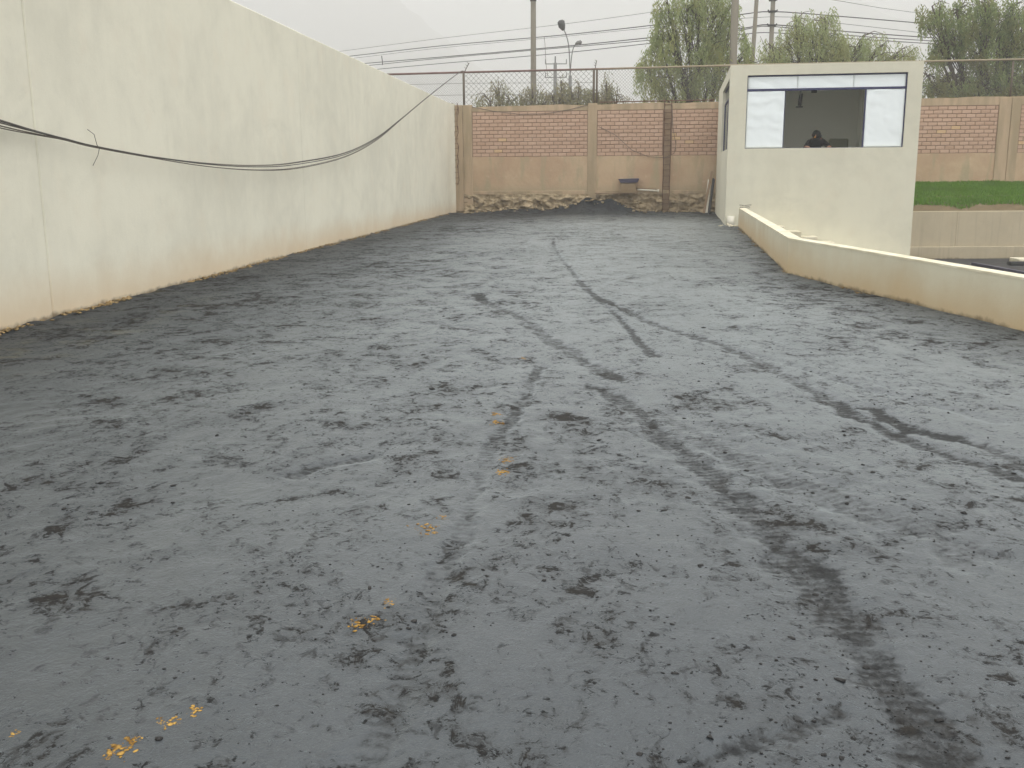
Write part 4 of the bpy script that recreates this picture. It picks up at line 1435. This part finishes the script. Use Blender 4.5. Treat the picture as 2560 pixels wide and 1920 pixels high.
TB = -1.3
weeping_tree('pepper_tree', 'weeping pepper tree left of the white booth, behind the brick wall', (6.6, 37.3, TB), [
    (5.5, 37, 6.8, .5, .7, .55), (5.5, 37, 6.0, .75, .8, .6), (6.2, 36.8, 6.5, .65, .8, .7), (7.3, 37, 6.8, .7, .8, .7), (7.8, 37.2, 6.0, .65, .8, .7),
    (6.9, 36.8, 5.5, 1.0, 1.0, .7), (5.4, 37, 5.2, .7, .8, .45), (4.75, 37, 4.95, .45, .6, .28), (4.9, 37, 4.4, .45, .6, .3), (6.1, 36.7, 4.5, .95, .9, .6), (7.4, 36.7, 4.6, .85, .9, .6),
    (8.4, 37.2, 5.2, .5, .6, .5), (8.5, 37.2, 4.4, .4, .6, .4), (5.4, 37, 3.9, .6, .7, .4), (6.5, 37, 3.5, 1.0, .9, .4), (7.6, 37.3, 3.6, .7, .8, .4), (6.6, 37, 7.4, .9, .9, .5)],
    M_LEAF1, 21, density=330, hang=(.30, .80), droop=.6, leaf=(.13, .020))
weeping_tree('pepper_tree', 'pepper tree rising behind the booth roof', (11.0, 38.6, TB), [
    (10.4, 38.3, 6.3, .75, .8, .7), (11.5, 38.3, 6.25, .7, .8, .75), (9.6, 38.3, 5.4, .6, .8, .6), (11.0, 38.2, 5.4, 1.2, 1.0, .7), (12.2, 38.3, 5.5, .9, .9, .55),
    (10.4, 38.4, 4.6, 1.2, 1.0, .6), (12.0, 38.4, 4.7, 1.0, .9, .6), (12.9, 38.2, 5.9, .55, .6, .35), (13.5, 38.2, 5.5, .7, .6, .35), (14.3, 38.2, 5.45, .6, .6, .28), (13.2, 38.3, 4.8, .6, .6, .35)],
    M_LEAF2, 33, density=470, hang=(.3, .7), droop=.6, wind=(.22, 0), leaf=(.11, .018))
weeping_tree('broad_tree', 'dark broad tree at the right edge, behind the brick wall', (16.3, 36.3, TB), [
    (14.4, 36, 6.5, .6, .8, .5), (15.3, 36, 6.3, .8, .9, .7), (16.2, 36, 6.5, .8, .9, .7), (17.2, 36, 6.4, .9, .9, .8), (15.2, 36, 5.5, .7, .8, .5), (16.2, 35.8, 5.5, .9, .9, .6),
    (17.4, 36, 5.4, .9, .9, .7), (14.7, 36, 5.1, .4, .6, .3), (16.6, 36.2, 4.6, .9, .9, .5), (17.6, 36.1, 4.4, .8, .8, .6), (15.4, 36.1, 4.2, .8, .8, .45), (14.5, 36.2, 4.3, .5, .6, .35),
    (16.5, 36.2, 3.7, 1.1, .9, .5), (17.8, 36.1, 3.6, .9, .9, .5), (15.0, 36.3, 3.7, .7, .7, .3), (18.8, 36, 5.5, .9, .9, 1.2), (16.0, 35.6, 3.9, 1.0, .6, .6), (17.2, 35.6, 4.2, 1.0, .6, .7), (16.6, 35.5, 3.4, 1.2, .6, .4), (15.1, 35.7, 4.0, .6, .6, .45)],
    M_LEAF3, 45, density=470, hang=(.22, .55), droop=.45, wind=(.12, 0), leaf=(.12, .022), trunk_r=.22)
SHRUBS = [((-.4, 35.2), 3.45, .55, 'pale shrub seen through the fence, nearest the left wall'), ((.75, 35.3), 3.5, .50, 'pale shrub behind the fence at the foot of the thick pole'),
          ((1.75, 35.2), 3.55, .50, 'pale shrub behind the fence left of the street lamp'), ((2.35, 35.4), 3.5, .45, 'pale shrub behind the fence below the street lamp'),
          ((3.25, 35.1), 3.55, .5, 'pale shrub behind the fence right of the double post')]
for k, ((x, y), z, w, lb) in enumerate(SHRUBS):
    weeping_tree('shrub', lb, (x, y, TB), [(x, y, z + .42, w * .5, .4, .45), (x + .35, y, z + .05, w, .5, .45), (x - .3, y, z + .0, w, .5, .4)], M_LEAF4, 60 + k,
                 density=620, hang=(.2, .45), droop=.25, wind=(.15, 0), leaf=(.10, .018), trunk_r=.02, cat='shrub', spacing=.05)

# ------------------------------------------------------------------ loose matter on the ground
ico_v, ico_f = None, None
bm = bmesh.new(); bmesh.ops.create_icosphere(bm, subdivisions=1, radius=1.0)
ico_v = np.array([v.co[:] for v in bm.verts]); ico_f = np.array([[v.index for v in f.verts] for f in bm.faces]); bm.free()


def scatter(name, pts, sizes, mat, seed, flat=.6, label=None, cat=None):
    rs = np.random.RandomState(seed)
    n = len(pts)
    V = np.repeat(ico_v[None], n, 0) * (.55 + .75 * rs.rand(n, len(ico_v), 1))
    V = V * np.stack([1 + .7 * rs.rand(n), .7 + .6 * rs.rand(n), flat * (.6 + .7 * rs.rand(n))], -1)[:, None, :]
    a = rs.rand(n) * 6.283
    c, s = np.cos(a)[:, None], np.sin(a)[:, None]
    X = V[:, :, 0] * c - V[:, :, 1] * s
    Yv = V[:, :, 0] * s + V[:, :, 1] * c
    V = np.stack([X, Yv, V[:, :, 2]], -1) * np.asarray(sizes)[:, None, None] + np.asarray(pts)[:, None, :]
    F = (ico_f[None] + (np.arange(n) * len(ico_v))[:, None, None]).reshape(-1, 3)
    V = V.reshape(-1, 3)
    me = bpy.data.meshes.new(name)
    me.vertices.add(len(V)); me.vertices.foreach_set('co', V.ravel())
    me.loops.add(F.size); me.loops.foreach_set('vertex_index', F.ravel())
    me.polygons.add(len(F)); me.polygons.foreach_set('loop_start', np.arange(0, F.size, 3))
    me.update(calc_edges=True)
    me.materials.append(mat.m)
    o = bpy.data.objects.new(name, me)
    COL.objects.link(o)
    return tag(o, label, cat, kind='stuff')


rs = np.random.RandomState(11)
pts, sz = [], []
while len(pts) < 2500:
    y = 1.6 * (14 / 1.6) ** (rs.rand() ** 1.15)
    x = (rs.rand() - .5) * 1.15 * y * 1.05 + .12 * y * rs.rand()
    if not (wall_x(y) + .1 < x < 3.0):
        continue
    dens = fbm(np.array([x * 1.6]), np.array([y * 1.1]), 77, 3)[0]
    dens += .16 * (x / y > .1)
    if rs.rand() > np.clip((dens - .42) * 4.5, .02, 1):
        continue
    j = int(np.clip(np.searchsorted(_gys, y), 0, len(_gys) - 1)); i = int(np.argmin(np.abs(GX[j] - x)))
    if rs.rand() > .45 + .8 * GW[j, i]:
        continue
    s = .0008 + .0020 * rs.rand() ** 2 + (.0075 * rs.rand() ** 1.5 if rs.rand() < .10 else 0) + .0005 * y
    pts.append((x, y, GZ[j, i] + s * .05)); sz.append(s)
scatter('tar_crumbs', pts, sz, M_CLOD, 5, .65, 'black tarry crumbs scattered over the oiled ground', 'crumbs')

YEL = [(-0.80, 1.85, .020), (-.785, 1.875, .010), (-.82, 1.825, .010), (-0.73, 1.95, 0.012), (-0.70, 2.0, 0.010), (-0.76, 1.96, 0.006), (-1.05, 1.91, 0.006), (-0.41, 2.44, 0.018), (-0.37, 2.46, 0.014),
       (-0.34, 2.57, 0.012), (-0.28, 3.14, 0.030), (-0.24, 3.26, 0.012), (-0.04, 3.82, 0.020), (-0.02, 3.99, 0.020), (-0.08, 4.62, 0.025), (-0.08, 4.8, 0.018), (0.07, 6.34, 0.022),]
pts, sz = [], []
for x, y, r in YEL:
    for k in range(int(10 + r * 1100)):
        px, py = x + rs.randn() * r * .75, y + rs.randn() * r * 1.1
        s = .0012 + .0060 * rs.rand() ** 1.6 * min(1, r / .018)
        pts.append((px, py, ground_z(px, py) + s * .12)); sz.append(s)
scatter('yellow_soil', pts, sz, M_YELLOW, 6, .20, 'flecks of yellow soil showing through the dark ground', 'soil')

pts, sz = [], []
for k in range(1500):
    y = 6.5 + rs.rand() ** 1.4 * 24
    if fbm(np.array([y * 1.3]), np.array([2.0]), 5)[0] < .42:
        continue
    x = wall_x(y) + abs(rs.randn()) * .045
    s = .006 + .018 * rs.rand()
    pts.append((x, y, s * .2 + max(0, ground_z(x, y)))); sz.append(s)
for k in range(500):
    y = 6.5 + rs.rand() * 15
    x = float(np.interp(y, [p[1] for p in LOW], [p[0] for p in LOW])) - abs(rs.randn()) * .04
    if fbm(np.array([y * 1.3]), np.array([6.0]), 5)[0] < .5:
        continue
    s = .004 + .010 * rs.rand()
    pts.append((x, y, s * .2)); sz.append(s)
scatter('soil_crumbs', pts, sz, M_SAND, 8, .5, 'sandy soil crumbs along the foot of the walls', 'soil')
# rubble stones at the foot of the brick wall
pts, sz = [], []
for k in range(260):
    s_ = .4 + rs.rand() * 7.8
    d = .18 + abs(rs.randn()) * .22
    p = bw(s_, -d)
    s = .015 + .05 * rs.rand() ** 2
    pts.append((p.x, p.y, ground_z(p.x, p.y) + s * .3)); sz.append(s)
scatter('rubble', pts, sz, M_RUBBLE, 9, .7, 'broken stones and rubble along the foot of the brick wall', 'rubble')

# ------------------------------------------------------------------ far hills in the fog
def hill(label, y0, prof, seed):
    xs = np.linspace(prof[0][0], prof[-1][0], 90)
    zs = np.interp(xs, [p[0] for p in prof], [p[1] for p in prof])
    ny = 14
    V, F = [], []
    for j in range(ny):
        t = j / (ny - 1)
        for x, z in zip(xs, zs):
            k = math.sin(math.pi * t) ** .8
            V.append((x, y0 + (t - .5) * 420, -1.3 + (z + 1.3) * k * (.93 + .14 * float(fbm(np.array([x * .03]), np.array([t * 9]), seed)[0]))))
    n = len(xs)
    for j in range(ny - 1):
        for i in range(n - 1):
            F.append((j * n + i, j * n + i + 1, (j + 1) * n + i + 1, (j + 1) * n + i))
    o = mesh_obj('hill', V, F, M_HILL, None, True)
    return tag(o, kind='structure')


hill('', 1160, [(-800, 0), (-540, 155), (-320, 228), (-168, 214), (-119, 186), (-85, 156), (-52, 130), (26, 78), (116, 0)], 3)
hill('', 1250, [(52, 0), (180, 135), (258, 194), (335, 222), (387, 204), (425, 187), (502, 165), (620, 142), (825, 52), (980, 0)], 4)

# ------------------------------------------------------------------ haze
HZ = MB().box((-1520, -170, -2.4), (1520, 1520, 262)).build('haze', None)
hm = bpy.data.materials.new('fog')
hm.use_nodes = True
hm.node_tree.nodes.clear()
ho = hm.node_tree.nodes.new('ShaderNodeOutputMaterial')
hv = hm.node_tree.nodes.new('ShaderNodeVolumePrincipled')
hv.inputs['Color'].default_value = (.97, .975, .97, 1)
hv.inputs['Density'].default_value = .0028
hv.inputs['Anisotropy'].default_value = 0.0
hm.node_tree.links.new(hv.outputs[0], ho.inputs['Volume'])
HZ.data.materials.append(hm)
tag(HZ, kind='stuff')
HZ.visible_shadow = True
